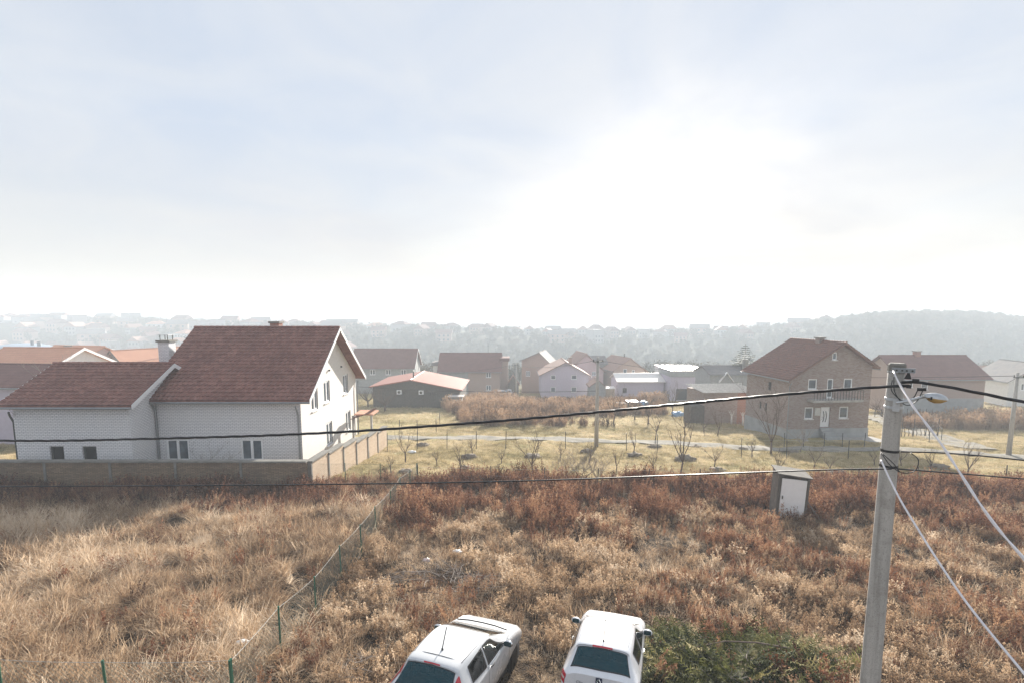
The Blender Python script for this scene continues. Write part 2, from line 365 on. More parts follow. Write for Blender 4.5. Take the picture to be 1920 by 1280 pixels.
dead = ramp(n, l, n2.outputs['Fac'], [(.36,(.018,.012,.009)), (.52,(.07,.048,.03)), (.72,(.26,.19,.12))])  # dark soil, deepened so bare gaps read as shade
mead = ramp(n, l, n2.outputs['Fac'], [(.28,(.15,.12,.055)), (.5,(.36,.28,.14)), (.72,(.52,.41,.23))])
green = ramp(n, l, n2.outputs['Fac'], [(.3,(.13,.15,.045)), (.6,(.28,.27,.10))])
far = ramp(n, l, n1.outputs['Fac'], [(.35,(.045,.05,.035)), (.55,(.10,.095,.06)), (.7,(.17,.15,.09))])
yn = n.new('ShaderNodeMath'); yn.operation = 'MULTIPLY_ADD'; l.new(n1.outputs['Fac'], yn.inputs[0]); yn.inputs[1].default_value = 5; l.new(s.outputs['Y'], yn.inputs[2])
mg = mixc(n, l, maprange(n, l, n1.outputs['Fac'], .48, .64, 0, .4), mead, green)
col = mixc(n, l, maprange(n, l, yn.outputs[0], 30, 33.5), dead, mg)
col = mixc(n, l, maprange(n, l, yn.outputs[0], 110, 150), col, far)
l.new(col, b.inputs['Base Color'])
hgt = n.new('ShaderNodeMath'); hgt.operation = 'ADD'; l.new(n2.outputs['Fac'], hgt.inputs[0]); l.new(n3.outputs['Fac'], hgt.inputs[1])
bump(n, l, b, hgt.outputs[0], .9, .08)
me.materials.append(m)
ground = bpy.data.objects.new('ground', me); COL.objects.link(ground)
tag(ground, 'sloping field of dry grass and soil running down into the valley', None, None, 'structure')

def strip(name, pix, w, mat, label, lift=.05, pts=None):
    P = pts or [G(*p) for p in pix]; fine = []
    for i in range(len(P)-1):
        for k in range(10): fine.append(P[i].lerp(P[i+1], k/10))
    fine.append(P[-1]); mb = MB(); W = 7
    for i, p in enumerate(fine):
        t = (fine[min(i+1,len(fine)-1)] - fine[max(i-1,0)]); t.z = 0; t.normalize(); nrm = Vector((t.y,-t.x,0))
        ww = w*(1+.12*math.sin(i*.9)+.06*math.sin(i*2.3))
        for k in range(W):
            q = p + nrm*ww*(k/(W-1)-.5); mb.v.append((q.x, q.y, g1(q.x,q.y) + lift + .03*math.sin(k/(W-1)*math.pi)))
    for i in range(len(fine)-1):
        for k in range(W-1): mb.f.append((i*W+k, (i+1)*W+k, (i+1)*W+k+1, i*W+k+1))
    o = mb.build(name, mat, None, True); tag(o, label, None, None, 'structure'); return o
m, n, l, b = base('gravel', 1., .15); M['gravel'] = m
g = n.new('ShaderNodeNewGeometry'); a1 = noise_node(n, l, 1.2, 6, g.outputs['Position']); a2 = noise_node(n, l, 30, 3, g.outputs['Position'])
cc = ramp(n, l, a1.outputs['Fac'], [(.3,(.16,.145,.115)), (.55,(.27,.25,.21)), (.72,(.36,.32,.25))])
l.new(mixc(n, l, maprange(n, l, a2.outputs['Fac'], .4,.65,0,.4), cc, (.16,.15,.14)), b.inputs['Base Color']); bump(n, l, b, a2.outputs['Fac'], .6, .03)
strip('road', [(560,822),(725,823),(1000,822),(1250,830),(1450,841),(1700,842),(1990,862)], 2.3, M['gravel'], 'narrow grey gravel road crossing below the orchard')
strip('path', [(1830,842),(1740,815),(1660,790),(1640,778)], 3.0, M['gravel'], 'gravel drive leading up past the two storey brick house', .09)
slab = MB().box(-30.2,-28.8,26.9,35,-2.0,-1.35).build('paving', M['render_white']); tag(slab, 'pale concrete paving beside the white brick house', None, None, 'structure')

# ------------------------------------------------------------------ building kit
def cut_wall(mb, p0, ux, W, top, openings, inward, th=.22):
    """wall panel in the plane (ux, z) from p0; top: list of (x, z) roofline points; openings: (x0,x1,z0,z1) with reveals"""
    p0 = Vector(p0); ux = Vector(ux); inn = Vector(inward)
    xs = sorted(set([0, W] + [t[0] for t in top] + [a for o in openings for a in o[:2]]))
    zmin = min(t[1] for t in top); zs = sorted(set([0, zmin] + [a for o in openings for a in o[2:] if a < zmin]))
    P = lambda x, z, d=0: p0 + ux*x + Vector((0,0,z)) + inn*d
    tx = [t[0] for t in top]; tz = [t[1] for t in top]
    for i in range(len(xs)-1):
        a, c = xs[i], xs[i+1]; mid = (a+c)/2
        for j in range(len(zs)-1):
            z0, z1 = zs[j], zs[j+1]; zm = (z0+z1)/2
            if any(o[0] < mid < o[1] and o[2] < zm < o[3] for o in openings): continue
            mb.quad(P(a,z0), P(c,z0), P(c,z1), P(a,z1))
        za, zb = np.interp(a, tx, tz), np.interp(c, tx, tz)
        hole = [o for o in openings if o[0] < mid < o[1] and o[3] > zmin]
        if hole:
            o = hole[0]
            if o[2] > zmin: mb.quad(P(a,zmin), P(c,zmin), P(c,o[2]), P(a,o[2]))
            mb.quad(P(a,o[3]), P(c,o[3]), P(c,zb), P(a,za))
        elif max(za, zb) > zmin + 1e-4: mb.quad(P(a,zmin), P(c,zmin), P(c,zb), P(a,za))
    for (a, c, z0, z1) in openings:
        for q in ((P(a,z0),P(a,z0,th),P(a,z1,th),P(a,z1)), (P(c,z0),P(c,z1),P(c,z1,th),P(c,z0,th)), (P(a,z1),P(a,z1,th),P(c,z1,th),P(c,z1)), (P(a,z0),P(c,z0),P(c,z0,th),P(a,z0,th))):
            mb.quad(*q)
def window(par, p0, ux, o, inward, leaves=2, sill=True, frame='pvc', depth=.10, glass='glass', curtain=True, fw=.105):
    """frame with sashes, panes as sub-parts, sill; sits back in the opening o"""
    p0 = Vector(p0); ux = Vector(ux); inn = Vector(inward); a, c, z0, z1 = o
    Mx = Matrix((( ux.x, inn.x, 0, p0.x), (ux.y, inn.y, 0, p0.y), (0,0,1,p0.z), (0,0,0,1)))
    w = empty('window'); w.parent = par
    mb = MB(); d0, d1 = depth-.06, depth
    mb.box(a, a+fw, d0, d1, z0, z1, Mx); mb.box(c-fw, c, d0, d1, z0, z1, Mx)
    mb.box(a+fw, c-fw, d0, d1, z0, z0+fw, Mx); mb.box(a+fw, c-fw, d0, d1, z1-fw, z1, Mx)
    for k in range(1, leaves):
        xm = a + (c-a)*k/leaves; mb.box(xm-fw*.75, xm+fw*.75, d0-.01, d1, z0+fw, z1-fw, Mx)
    mb.build('frame', M[frame], w)
    for k in range(leaves):
        x0 = a+fw if k == 0 else a+(c-a)*k/leaves+fw*.75; x1 = c-fw if k == leaves-1 else a+(c-a)*(k+1)/leaves-fw*.75
        MB().box(x0, x1, d1-.035, d1-.02, z0+fw, z1-fw, Mx).build('pane', M[glass], w)
    if sill: MB().box(a-.06, c+.06, -.10, d0, z0-.06, z0-.004, Mx).build('sill', M['white_paint'], w)
    return w
def tile_slope(mb, e0, ex, up, nx, ny, amp=.055, step=.05, per=6):
    """interlocking clay tiles: rolls across, every course lapping over the one below"""
    e0 = Vector(e0); ex = Vector(ex); up = Vector(up); nrm = ex.cross(up).normalized()
    if nrm.z < 0: nrm = -nrm
    prof = [amp*max(0, math.sin(2*math.pi*(k/per)+.5))**.7 if math.sin(2*math.pi*(k/per)+.5) > 0 else 0 for k in range(per)]
    N = nx*per + 1; base_i = len(mb.v)
    for j in range(ny):
        for lvl in (0, 1):
            for i in range(N):
                off = ((j*37+i//per*53) % 11)/11*.008
                p = e0 + ex*(i/(N-1)) + up*((j+lvl)/ny) + nrm*(prof[i % per] + (step+off if lvl == 0 else .0))
                mb.v.append(tuple(p))
    for j in range(ny):
        r0 = base_i + (2*j)*N; r1 = r0 + N
        for i in range(N-1): mb.f.append((r0+i, r0+i+1, r1+i+1, r1+i))
        if j < ny-1:
            r2 = r1 + N
            for i in range(N-1): mb.f.append((r1+i, r1+i+1, r2+i+1, r2+i))
def slab_roof(mb, a, b, c, d, th=.14):
    """sloped slab: a,b eave ends, c,d ridge ends (c above b), thickened downwards"""
    P = [Vector(p) for p in (a,b,c,d)]; dn = Vector((0,0,-th)); Q = [p+dn for p in P]
    mb.add(P+Q, [(0,1,2,3),(7,6,5,4),(0,4,5,1),(1,5,6,2),(2,6,7,3),(3,7,4,0)])
def chimney(par, x, y, z0, z1, s=.45, mat='old_brick', cap=True, cowl=False):
    c = MB().box(x-s, x+s, y-s, y+s, z0, z1).build('chimney', M[mat], par)
    if cap: MB().box(x-s-.09, x+s+.09, y-s-.09, y+s+.09, z1, z1+.14).build('chimney_cap', M['concrete_dark'], c)
    if cowl:
        for sx in (-1,1):
            for sy in (-1,1): MB().box(x+sx*s*.7-.02, x+sx*s*.7+.02, y+sy*s*.7-.02, y+sy*s*.7+.02, z1+.14, z1+.48).build('cowl_post', M['dark_metal'], c)
        MB().box(x-s*.95, x+s*.95, y-s*.95, y+s*.95, z1+.48, z1+.52).build('cowl_plate', M['galv'], c)
    return c
def gutter(par, a, b, r=.07, brackets=0):
    a, b = Vector(a), Vector(b); o = MB().tube([a, b], r, 8).build('gutter', M['grey_metal'], par)
    for k in range(brackets):
        p = a.lerp(b, (k+.5)/brackets); MB().box(p.x-.03, p.x+.03, p.y-.02, p.y+.26, p.z-.12, p.z-.05).build('gutter_bracket', M['dark_metal'], o)
    return o
def gable_house(name, label, loc, rz, W, Dp, zl, zr, zt, apex=.5, axis='y', over=.45, eo=.45, wall='render_grey', roof='roof_brown', openings=None, plinth=0,
                plinth_mat='concrete_blue', tiles=False, barge=None, back=True, cat='house', leaves=2, gut=True, group=None, sills=True):
    """axis 'y': gable faces the front; axis 'x': eaves face the front. zl/zr eave heights (left/right or front/back), zt ridge height"""
    h = empty(name, loc, rz); tag(h, label, cat, group)
    op = openings or {}; mb = MB()
    if axis == 'y':
        tops = {'front': [(0,zl),(W*apex,zt),(W,zr)], 'back': [(0,zr),(W*(1-apex),zt),(W,zl)], 'left': [(0,zl),(Dp,zl)], 'right': [(0,zr),(Dp,zr)]}
    else:
        tops = {'front': [(0,zl),(W,zl)], 'back': [(0,zr),(W,zr)], 'left': [(0,zr),(Dp*(1-apex),zt),(Dp,zl)], 'right': [(0,zl),(Dp*apex,zt),(Dp,zr)]}
    sides = {'front': ((0,0,0),(1,0,0),W,(0,1,0)), 'right': ((W,0,0),(0,1,0),Dp,(-1,0,0)), 'back': ((W,Dp,0),(-1,0,0),W,(0,-1,0)), 'left': ((0,Dp,0),(0,-1,0),Dp,(1,0,0))}
    for k, (p0, ux, L, inn) in sides.items():
        os = [o[:4] for o in op.get(k, [])]; cut_wall(mb, p0, ux, L, tops[k], os, inn)
    wl_o = mb.build('wall', M[wall], h)
    for k, (p0, ux, L, inn) in sides.items():
        for o in op.get(k, []):
            kind = o[4] if len(o) > 4 else 'w'
            if kind == 'w': window(h, p0, ux, o[:4], inn, o[5] if len(o) > 5 else leaves, sills)
            elif kind == 'dark': window(h, p0, ux, o[:4], inn, 1, False, 'dark_metal', .16, 'glass_dark')
            elif kind == 'd':
                a, c, z0, z1 = o[:4]; Mx = Matrix(((ux[0],inn[0],0,p0[0]),(ux[1],inn[1],0,p0[1]),(0,0,1,p0[2]),(0,0,0,1)))
                dr = MB().box(a+.02, c-.02, .10, .16, z0+.02, z1-.02, Mx).build('door', M['pvc'], h)
                for xx in ((a+c)/2-.13, (a+c)/2+.13):
                    MB().tube([Mx @ Vector((xx+.10*math.sin(t*math.pi)-.05, .085, z0+.5+t*1.1)) for t in np.linspace(0,1,8)], .035, 5).build('door_inlay', M['dark_metal'], dr)
                MB().tube([Mx @ Vector((a+.12,.05,z0+1.0)), Mx @ Vector((a+.26,.05,z0+1.0))], .02, 5).build('handle', M['galv'], dr)
    if plinth: MB().box(-.05, W+.05, -.05, Dp+.05, -.8, plinth).build('plinth', M[plinth_mat], h)
    # roof
    if axis == 'y':
        xr = W*apex
        sl_l = (zt-zl)/xr; sl_r = (zt-zr)/(W-xr); yy0, yy1 = -over, Dp+over
        L = [(-eo, yy0, zl-eo*sl_l), (-eo, yy1, zl-eo*sl_l), (xr, yy1, zt), (xr, yy0, zt)]
        Rr = [(W+eo, yy1, zr-eo*sl_r), (W+eo, yy0, zr-eo*sl_r), (xr, yy0, zt), (xr, yy1, zt)]
    else:
        yr = Dp*apex; sl_l = (zt-zl)/yr; sl_r = (zt-zr)/(Dp-yr); x0, x1 = -over, W+over
        L = [(x1, -eo, zl-eo*sl_l), (x0, -eo, zl-eo*sl_l), (x0, yr, zt), (x1, yr, zt)]
        Rr = [(x0, Dp+eo, zr-eo*sl_r), (x1, Dp+eo, zr-eo*sl_r), (x1, yr, zt), (x0, yr, zt)]
    up = Vector((0,0,.17))
    for q in (L, Rr):
        q = [Vector(p)+up for p in q]; mb = MB(); slab_roof(mb, *q, .15); ro = mb.build('roof', M[roof], h)
        if tiles:
            e = q[1]-q[0]; sl = q[3]-q[0]; tb = MB(); tile_slope(tb, q[0]+up*.06, e, sl, max(4, round(e.length/.31)), max(4, round(sl.length/.34)))
            tag(tb.build('roof_tiles', M[roof], ro), None, None, None, 'stuff')
        if barge:
            for (a, c) in ((q[0], q[3]), (q[1], q[2])):
                d = Vector((0,-.03,0)) if axis == 'y' else Vector((.03,0,0))
                if (a - (L[2] if False else q[2])).length >= 0:
                    sgn = -1 if (a.y < Dp/2 if axis == 'y' else a.x < W/2) else 1
                    d = Vector((0,.035*sgn,0)) if axis == 'y' else Vector((.035*sgn,0,0))
                MB().prism([a+Vector((0,0,.05))+d*.12, c+Vector((0,0,.05))+d*.12, c+Vector((0,0,-.22))+d*.12, a+Vector((0,0,-.22))+d*.12], d).build('barge_board', M[barge], ro)
        if gut: gutter(h, q[0]+Vector((0,0,-.14)), q[1]+Vector((0,0,-.14)), .065)
    # ridge caps
    ra, rb = (Vector((W*apex,-over,zt)), Vector((W*apex,Dp+over,zt))) if axis == 'y' else (Vector((-over,Dp*apex,zt)), Vector((W+over,Dp*apex,zt)))
    nr_ = max(3, int((rb-ra).length/.38))
    if tiles:
        capm = MB(); d = (rb-ra)/nr_
        for k in range(nr_):
            p = ra + d*k + Vector((0,0,.22)); capm.tube([p, p+d*1.04], [.12,.10], 7)
        tag(capm.build('ridge_tiles', M[roof], h), None, None, None, 'stuff')
    else: MB().tube([ra+Vector((0,0,.17)), rb+Vector((0,0,.17))], .09, 6).build('ridge_cap', M[roof], h)
    return h
# ------------------------------------------------------------------ the white brick house with its lower wing
ZH = -1.95
wh = gable_house('brick_house', 'white brick house with dark red tile roof, lower side wing and gable tinted cream for sunlight', (-22.0,31.25,ZH), 0, 8.9, 11.2, 4.94, 4.94, 8.85, .5, 'x', .75, .45,
    'white_brick', 'tile', {'front': [(.43,1.83,.93,2.29), (5.07,6.43,.93,2.29)],
                            'right': [(1.75,2.85,3.7,5.15), (4.0,5.15,3.85,5.35), (8.1,9.25,3.85,5.35), (4.2,5.35,.75,2.36), (8.45,9.6,.75,2.36)]}, tiles=True, barge='white_paint')
# gable's sunlit tone painted as warmer, smoother brick: a skin 12 mm proud
gm = MB(); cut_wall(gm, (8.912,0,0), (0,1,0), 11.2, [(0,4.94),(5.6,8.85),(11.2,4.94)], [(1.75,2.85,3.7,5.15),(4.0,5.15,3.85,5.35),(8.1,9.25,3.85,5.35),(4.2,5.35,.75,2.36),(8.45,9.6,.75,2.36)], (-1,0,0), .05)
gm.build('gable_sun_skin', M['sunlit_brick'], wh)
wing = gable_house('wing', 'x', (0,0,0), 0, 6.7, 7.0, 4.91, 4.91, 6.68, .5, 'x', .5, .45, 'white_brick', 'tile',
    {'front': [(1.9,2.72,1.5,2.4,'dark'), (3.8,4.62,1.5,2.4,'dark')]}, tiles=True, barge='white_paint')
for c in list(wing.children):
    c.parent = wh; c.location = Vector(c.location) + Vector((-6.8,-2.15,0))
bpy.data.objects.remove(wing)
chimney(wh, -1.9, 4.2, 4.8, 8.1, .37, 'white_brick', True, True)
chimney(wh, 4.75, 6.4, 8.2, 9.35, .32, 'red_block', True, False)
for k, (x, y, z0, z1) in enumerate([(-.02,-.10,0,4.6), (8.78,-.12,0,4.4), (9.05,11.1,0,4.5)]):
    pts = [(x, y-.3 if k < 2 else y+.25, z1), (x, y-.1 if k < 2 else y+.1, z1-.35), (x, y, z1-.6), (x, y, z0)]
    MB().tube(pts, .055, 8).build('downpipe', M['grey_metal'], wh)
MB().tube([(-6.75,-2.45,4.45),(-6.95,-2.2,4.2),(-6.92,-2.05,3.8),(-6.92,-2.05,0)], .055, 8).build('downpipe', M['dark_metal'], wh)
for y in (5.0, 7.6): MB().box(8.93, 9.05, y-.04, y+.04, 6.0, 6.12).build('wall_lamp', M['dark_metal'], wh)
MB().tube([(9.3,5.6,9.0),(9.75,5.6,8.75)], .04, 6).build('ridge_hook', M['wood'], wh)
gr_ = MB().box(9.5, 11.0, 8.6, 10.4, 2.1, 2.2).build('porch_roof', M['tile_orange'], wh)
tb = MB(); tile_slope(tb, (9.3,8.3,1.75), (0,2.4,0), (1.5,0,.55), 8, 5); tag(tb.build('porch_tiles', M['tile_old'], wh), None, None, None, 'stuff')
for p in ((9.45,8.5),(10.9,8.5)): MB().box(p[0]-.07,p[0]+.07,p[1]-.07,p[1]+.07,-1.0,2.1).build('porch_post', M['concrete'], wh)

# perimeter wall: front run and stepped side run, with piers and copings
def wall_run(name, label, a, b, nseg, hgt, mat, step=True, th=.24, piers=True):
    a, b = Vector(a), Vector(b); d = (b-a); L = d.length; d.normalize(); rz = math.atan2(d.y, d.x)
    w = empty(name, a, rz); tag(w, label, 'wall')
    seg = L/nseg
    for k in range(nseg):
        p = a + d*(seg*(k+.5)); z1 = g1(p.x, p.y) + hgt - a.z if step else hgt
        pz = min(g1(*(a+d*seg*k).xy), g1(*(a+d*seg*(k+1)).xy)) - a.z - .4
        MB().box(seg*k+.003, seg*(k+1)-.003, -th/2, th/2, pz, z1).build('panel', M[mat], w)
        MB().box(seg*k-.02, seg*(k+1)+.02 if k == nseg-1 or not step else seg*(k+1)-.004, -th/2-.09, th/2+.09, z1, z1+.09).build('coping', M['concrete_dark'], w)
        if piers: MB().box(seg*k-.07, seg*k+.07, -th/2-.04, th/2+.04, pz, z1-.004).build('pier', M['concrete_dark'], w)
    return w
wall_run('garden_wall', 'weathered stone brick wall with dark coping in front of the white house', (-33,27.6,g1(-33,27.6)), (-11.35,27.6,g1(-11.35,27.6)), 6, 1.5, 'stone_brick', False)
wall_run('garden_wall', 'tan brick wall stepping down the slope beside the sun-tinted gable', (-11.3,27.75,g1(-11.3,27.7)), (-10.55,41.7,g1(-10.55,41.7)), 6, 1.62, 'tan_brick')

# ------------------------------------------------------------------ two storey brick house across the road
p = G(1475,822)
bh = gable_house('brick_house', 'two storey brown brick house with white door and balcony behind the road', (p.x,p.y,-4.15), R(5.4), 8.5, 7.6, 6.05, 7.15, 9.3, .61, 'y', .5, .45,
    'old_brick', 'tile_old', {'front': [(1.88,2.8,4.95,5.97,'w',1), (3.87,4.5,4.1,5.97,'w',1), (5.6,6.5,4.95,5.97,'w',1), (1.7,2.6,2.0,3.17,'w',1), (5.35,6.3,2.0,3.17,'w',1), (3.4,4.4,1.15,3.17,'d'), (4.2,4.7,7.8,8.55,'w',1)],
                              'left': [(2.6,3.0,2.2,3.0,'dark'), (3.6,4.0,2.2,3.0,'dark'), (4.0,4.6,4.4,5.3,'dark')]}, tiles=True, plinth=1.0)
MB().box(1.85,7.0,-1.0,-.01,3.78,4.0).build('balcony_slab', M['concrete'], bh)
for k in range(18): MB().box(1.9+k*.297,1.93+k*.297,-.98,-.95,4.0,4.9).build('baluster', M['dark_metal'], bh)
MB().box(1.86,7.0,-.99,-.94,4.9,4.95).build('rail', M['dark_metal'], bh)
MB().box(2.75,3.3,-.06,-.012,2.35,3.1).build('meter_box', M['galv'], bh)
MB().box(1.2,8.9,-2.2,-.055,-.6,.12).build('terrace', M['concrete'], bh)
for k in range(4): MB().box(3.3,4.6,-.35-.3*k,-.055-.0001*k,.12,1.1-.25*k).build('step', M['concrete_blue'], bh)
MB().tube([(-.08,-.35,5.6),(-.08,-.08,5.3),(-.08,-.08,.1)], .05, 6).build('downpipe', M['grey_metal'], bh)
chimney(bh, 5.0, 3.0, 9.0, 9.75, .3, 'old_brick')

def put(u, v, D): q = at(u, v, D); return (q.x, q.y, g1(q.x, q.y))
gable_house('house', 'grey rendered house with plain brown roof and three white windows behind the barn', put(660,740,118), 0, 14.2, 9, 6.0, 6.0, 9.8, .5, 'x', .5, .5, 'render_grey', 'roof_brown',
    {'front': [(4.3,5.5,4.3,5.5),(7.9,9.1,4.3,5.5),(11.4,12.6,4.3,5.5)], 'right': [(2,3,4.3,5.5),(6,7,4.3,5.5)]}, barge='white_paint')
hb = gable_house('house', 'house with wide brown roof, half grey and half brick front', put(824,740,112), 0, 13.3, 8.5, 5.3, 5.3, 8.7, .5, 'x', .4, .5, 'pale_brick', 'roof_brown_y',
    {'front': [(10.2,11.3,3.8,5.0),(10.2,11.3,.9,2.1),(4.2,5.2,3.6,4.6)], 'right': [(3,4,3.8,5)]})
MB().box(-.02,6.3,-.03,-.004,0,5.28).build('render_coat', M['render_grey'], hb)
MB().box(13.3,15.0,2.0,6.5,0,7.2).build('side_bay', M['pale_brick'], hb); MB().box(13.1,15.3,1.7,6.8,7.2,7.9).build('side_bay_roof', M['roof_brown'], hb)
MB().box(-1.6,0,2.0,6.5,0,6.2).build('side_annex', M['render_white'], hb); MB().box(-1.9,.1,1.7,6.8,6.2,6.9).build('side_annex_roof', M['roof_grey'], hb)
MB().tube([(10.5,4.2,8.7),(10.5,4.2,10.6)], .04, 5).build('aerial', M['dark_metal'], hb)
bn = gable_house('barn', 'long dark plank barn under a faded red sheet roof', put(700,762,80), 0, 13.5, 12, 3.4, 2.9, 4.4, .44, 'y', .5, .5, 'wood_dark', 'roof_red',
    {'front': [(8.6,10.0,1.9,2.6,'dark')]}, cat='barn', gut=False)
for k in range(45): MB().box(k*.3+.02,k*.3+.27,-.05,-.004,-.5,2.6+.02*((k*7)%3)).build('plank', M['wood_dark'], bn)
for (x,z) in ((3.8,2.3),(7.2,2.25)):
    ac = MB().box(x,x+.75,-.45,-.06,z,z+.65).build('air_conditioner', M['pvc'], bn); MB().lathe([(.22,0),(.22,.03)],12,Matrix.Translation((x+.36,-.455,z+.32)) @ Matrix.Rotation(R(90),4,'X')).build('fan_grille', M['dark_metal'], ac)
MB().tube([(6.0,2.0,4.0),(6.0,2.0,5.6)], .11, 8).build('stove_pipe', M['dark_metal'], bn)
MB().box(12.2,14.0,-1.6,-.3,-.6,2.1).build('lean_to', M['render_grey'], bn); MB().box(11.9,14.3,-1.9,-.1,2.1,2.2).build('lean_to_roof', M['roof_white'], bn)
pk = gable_house('house', 'pink rendered gable house with four small square windows', put(1015,742,105), 0, 9.6, 10, 4.7, 4.6, 7.2, .52, 'y', .4, .5, 'render_lilac', 'roof_pink',
    {'front': [(1.9,2.9,3.75,4.65,'w',1),(6.1,7.2,3.75,4.65,'w',1),(1.9,2.9,1.2,2.2,'w',1),(6.1,7.2,1.2,2.2,'w',1)]}, sills=True)
chimney(pk, 6.2, 3.0, 6.2, 7.9, .3, 'pale_brick')
MB().box(9.65,10.6,-.2,3,0,.3).build('step', M['concrete'], pk)
for k in range(3): MB().box(9.65,10.5,.2+.6*k,.7+.6*k,.3,.6+.45*k).build('step', M['concrete'], pk)
gable_house('house', 'tall brick house with grey roof left of the pink house', put(978,742,120), R(-12), 7.5, 9, 7.6, 6.2, 9.4, .55, 'y', .5, .5, 'pale_brick', 'roof_grey', {'front': [(1,2,4,5.2),(4.6,5.6,4,5.2)]})
gable_house('house', 'pale gable house standing close behind the pink house', put(1068,742,124), R(8), 8.4, 9, 5.4, 5.0, 9.2, .48, 'y', .5, .5, 'render_pink', 'roof_pink', {'front': [(5.5,6.5,4.0,5.0)]})
gable_house('house', 'grey roofed house end peeping out behind the pink house', put(1098,742,128), 0, 5.0, 8, 7.0, 7.0, 8.4, .5, 'x', .4, .4, 'render_grey', 'roof_grey')
be = gable_house('brick_house', 'bare brick gable house behind the white roofed shed', put(1150,745,122), R(14), 8.2, 10, 5.6, 5.2, 8.2, .5, 'y', .5, .6, 'pale_brick', 'roof_pink',
    {'front': [(2.4,3.4,4.2,5.8,'w',1),(4.7,5.4,4.2,5.5,'w',1),(6.8,7.8,3.2,4.6,'w',1)]})
MB().tube([(4.1,3,8.2),(4.1,3,9.2)], .15, 6).build('flue', M['dark_metal'], be)
gable_house('shed', 'lilac walled shed under a bright white sheet roof', put(1158,746,103), 0, 9.2, 7, 3.5, 3.5, 4.6, .55, 'x', .3, .4, 'render_lilac', 'roof_white', {'front': [(1,1.8,1.2,2.2,'dark')]}, cat='shed', gut=False)
gx = gable_house('building', 'flat roofed lilac building with a grey fascia band', put(1256,746,100), 0, 7.4, 8, 4.7, 4.7, 4.75, .5, 'x', .05, .05, 'render_lilac', 'roof_grey', {'front': [(1.2,3.4,.2,2.4,'dark')]}, cat='building', gut=False)
MB().box(-.12,7.52,-.14,8.1,4.75,5.95).build('fascia', M['render_grey'], gx); MB().box(-.2,7.6,-.22,8.2,5.95,6.03).build('roof_edge', M['roof_white'], gx)
gable_house('shed', 'low white roofed block beside the lilac flat building', put(1240,740,112), 0, 7, 6, 6.3, 6.3, 6.5, .5, 'x', .1, .1, 'render_white', 'roof_white', None, cat='shed', gut=False)
gable_house('shed', 'small green grey gable shed right of the pink house', put(1107,745,98), 0, 2.9, 4, 2.8, 2.6, 3.9, .5, 'y', .25, .3, 'render_grey', 'roof_pink', None, cat='shed', gut=False)
gable_house('shed', 'tiny shed with bright flat roof beside bare bushes', put(1134,746,100), 0, 1.9, 3, 2.2, 2.2, 2.35, .5, 'x', .1, .1, 'tan_brick', 'roof_white', None, cat='shed', gut=False)
gable_house('shed', 'small pointed wooden hut between the brick houses', put(952,742,112), 0, 2.4, 3, 2.3, 2.3, 4.1, .5, 'y', .3, .3, 'wood', 'roof_pink', None, cat='shed', gut=False)
gi = gable_house('house', 'grey house with a small white gabled dormer behind the brick shed', put(1330,752,86), 0, 8.2, 7, 5.6, 5.6, 6.6, .5, 'x', .3, .3, 'render_grey', 'roof_grey', {'front': [(4.6,5.3,3.2,4.2,'w',1)]})
for s in (-1,1): MB().prism([(2.6,-.5,5.9),(2.6,-.5,6.05),(2.6+s*1.2,-.5,4.5),(2.6+s*1.2,-.5,4.3)], (0,.5,0)).build('dormer_board', M['white_paint'], gi)
MB().box(6.0,6.7,1,1.7,5.5,8.0).build('chimney', M['concrete_dark'], gi)
# brick shed with corrugated sheet edge
q = put(1318,790,62); sh = empty('shed', q, R(4)); tag(sh, 'half finished red block shed with corrugated roof beside the brown brick house', 'shed')
MB().box(0,4.2,0,5,-.8,3.85).build('wall', M['old_brick'], sh); MB().box(4.203,6.6,.05,5,-.8,3.8).build('wall', M['red_block'], sh)
cr = MB(); tile_slope(cr, (-.3,-.4,3.9), (7.2,0,0), (0,5.6,.35), 24, 1, .07, .0); tag(cr.build('sheet_roof', M['concrete'], sh), None, None, None, 'stuff')
MB().box(5.7,6.3,-.04,.06,-.2,1.9).build('door', M['wood_dark'], sh); MB().box(4.6,5.2,-.02,.06,.2,1.2).build('block_stack', M['red_block'], sh)
MB().box(-1.6,-.003,-.3,2,-.8,2.3).build('lean_to', M['wood_dark'], sh)
k_ = gable_house('house', 'long pinkish brick house with brown roof and red chimney beyond the street lamp', put(1686,768,75), 0, 12.2, 8.5, 5.7, 5.7, 8.4, .5, 'x', .6, .6, 'pale_brick', 'roof_brown_y',
    {'front': [(1.2,1.7,4.2,4.9,'w',1),(2.9,3.9,3.9,5.1,'w',1),(.3,1.0,.6,1.4,'dark')]})
MB().box(-.03,12.23,-.05,-.004,-.5,2.6).build('cement_coat', M['concrete_blue'], k_)
chimney(k_, 5.2, 4.25, 8.2, 9.1, .36, 'red_block')
gable_house('house', 'white gable house at the road end beyond the far concrete pole', put(1885,770,92), R(-10), 9, 9, 4.6, 4.6, 7.6, .5, 'y', .5, .5, 'render_white', 'roof_grey', {'front': [(2,3,3,4.2)]})
gable_house('house', 'pale low house right of the long pinkish brick house', put(1838,760,118), 0, 7, 8, 4.6, 4.6, 6.6, .5, 'x', .5, .5, 'render_pink', 'roof_pink')
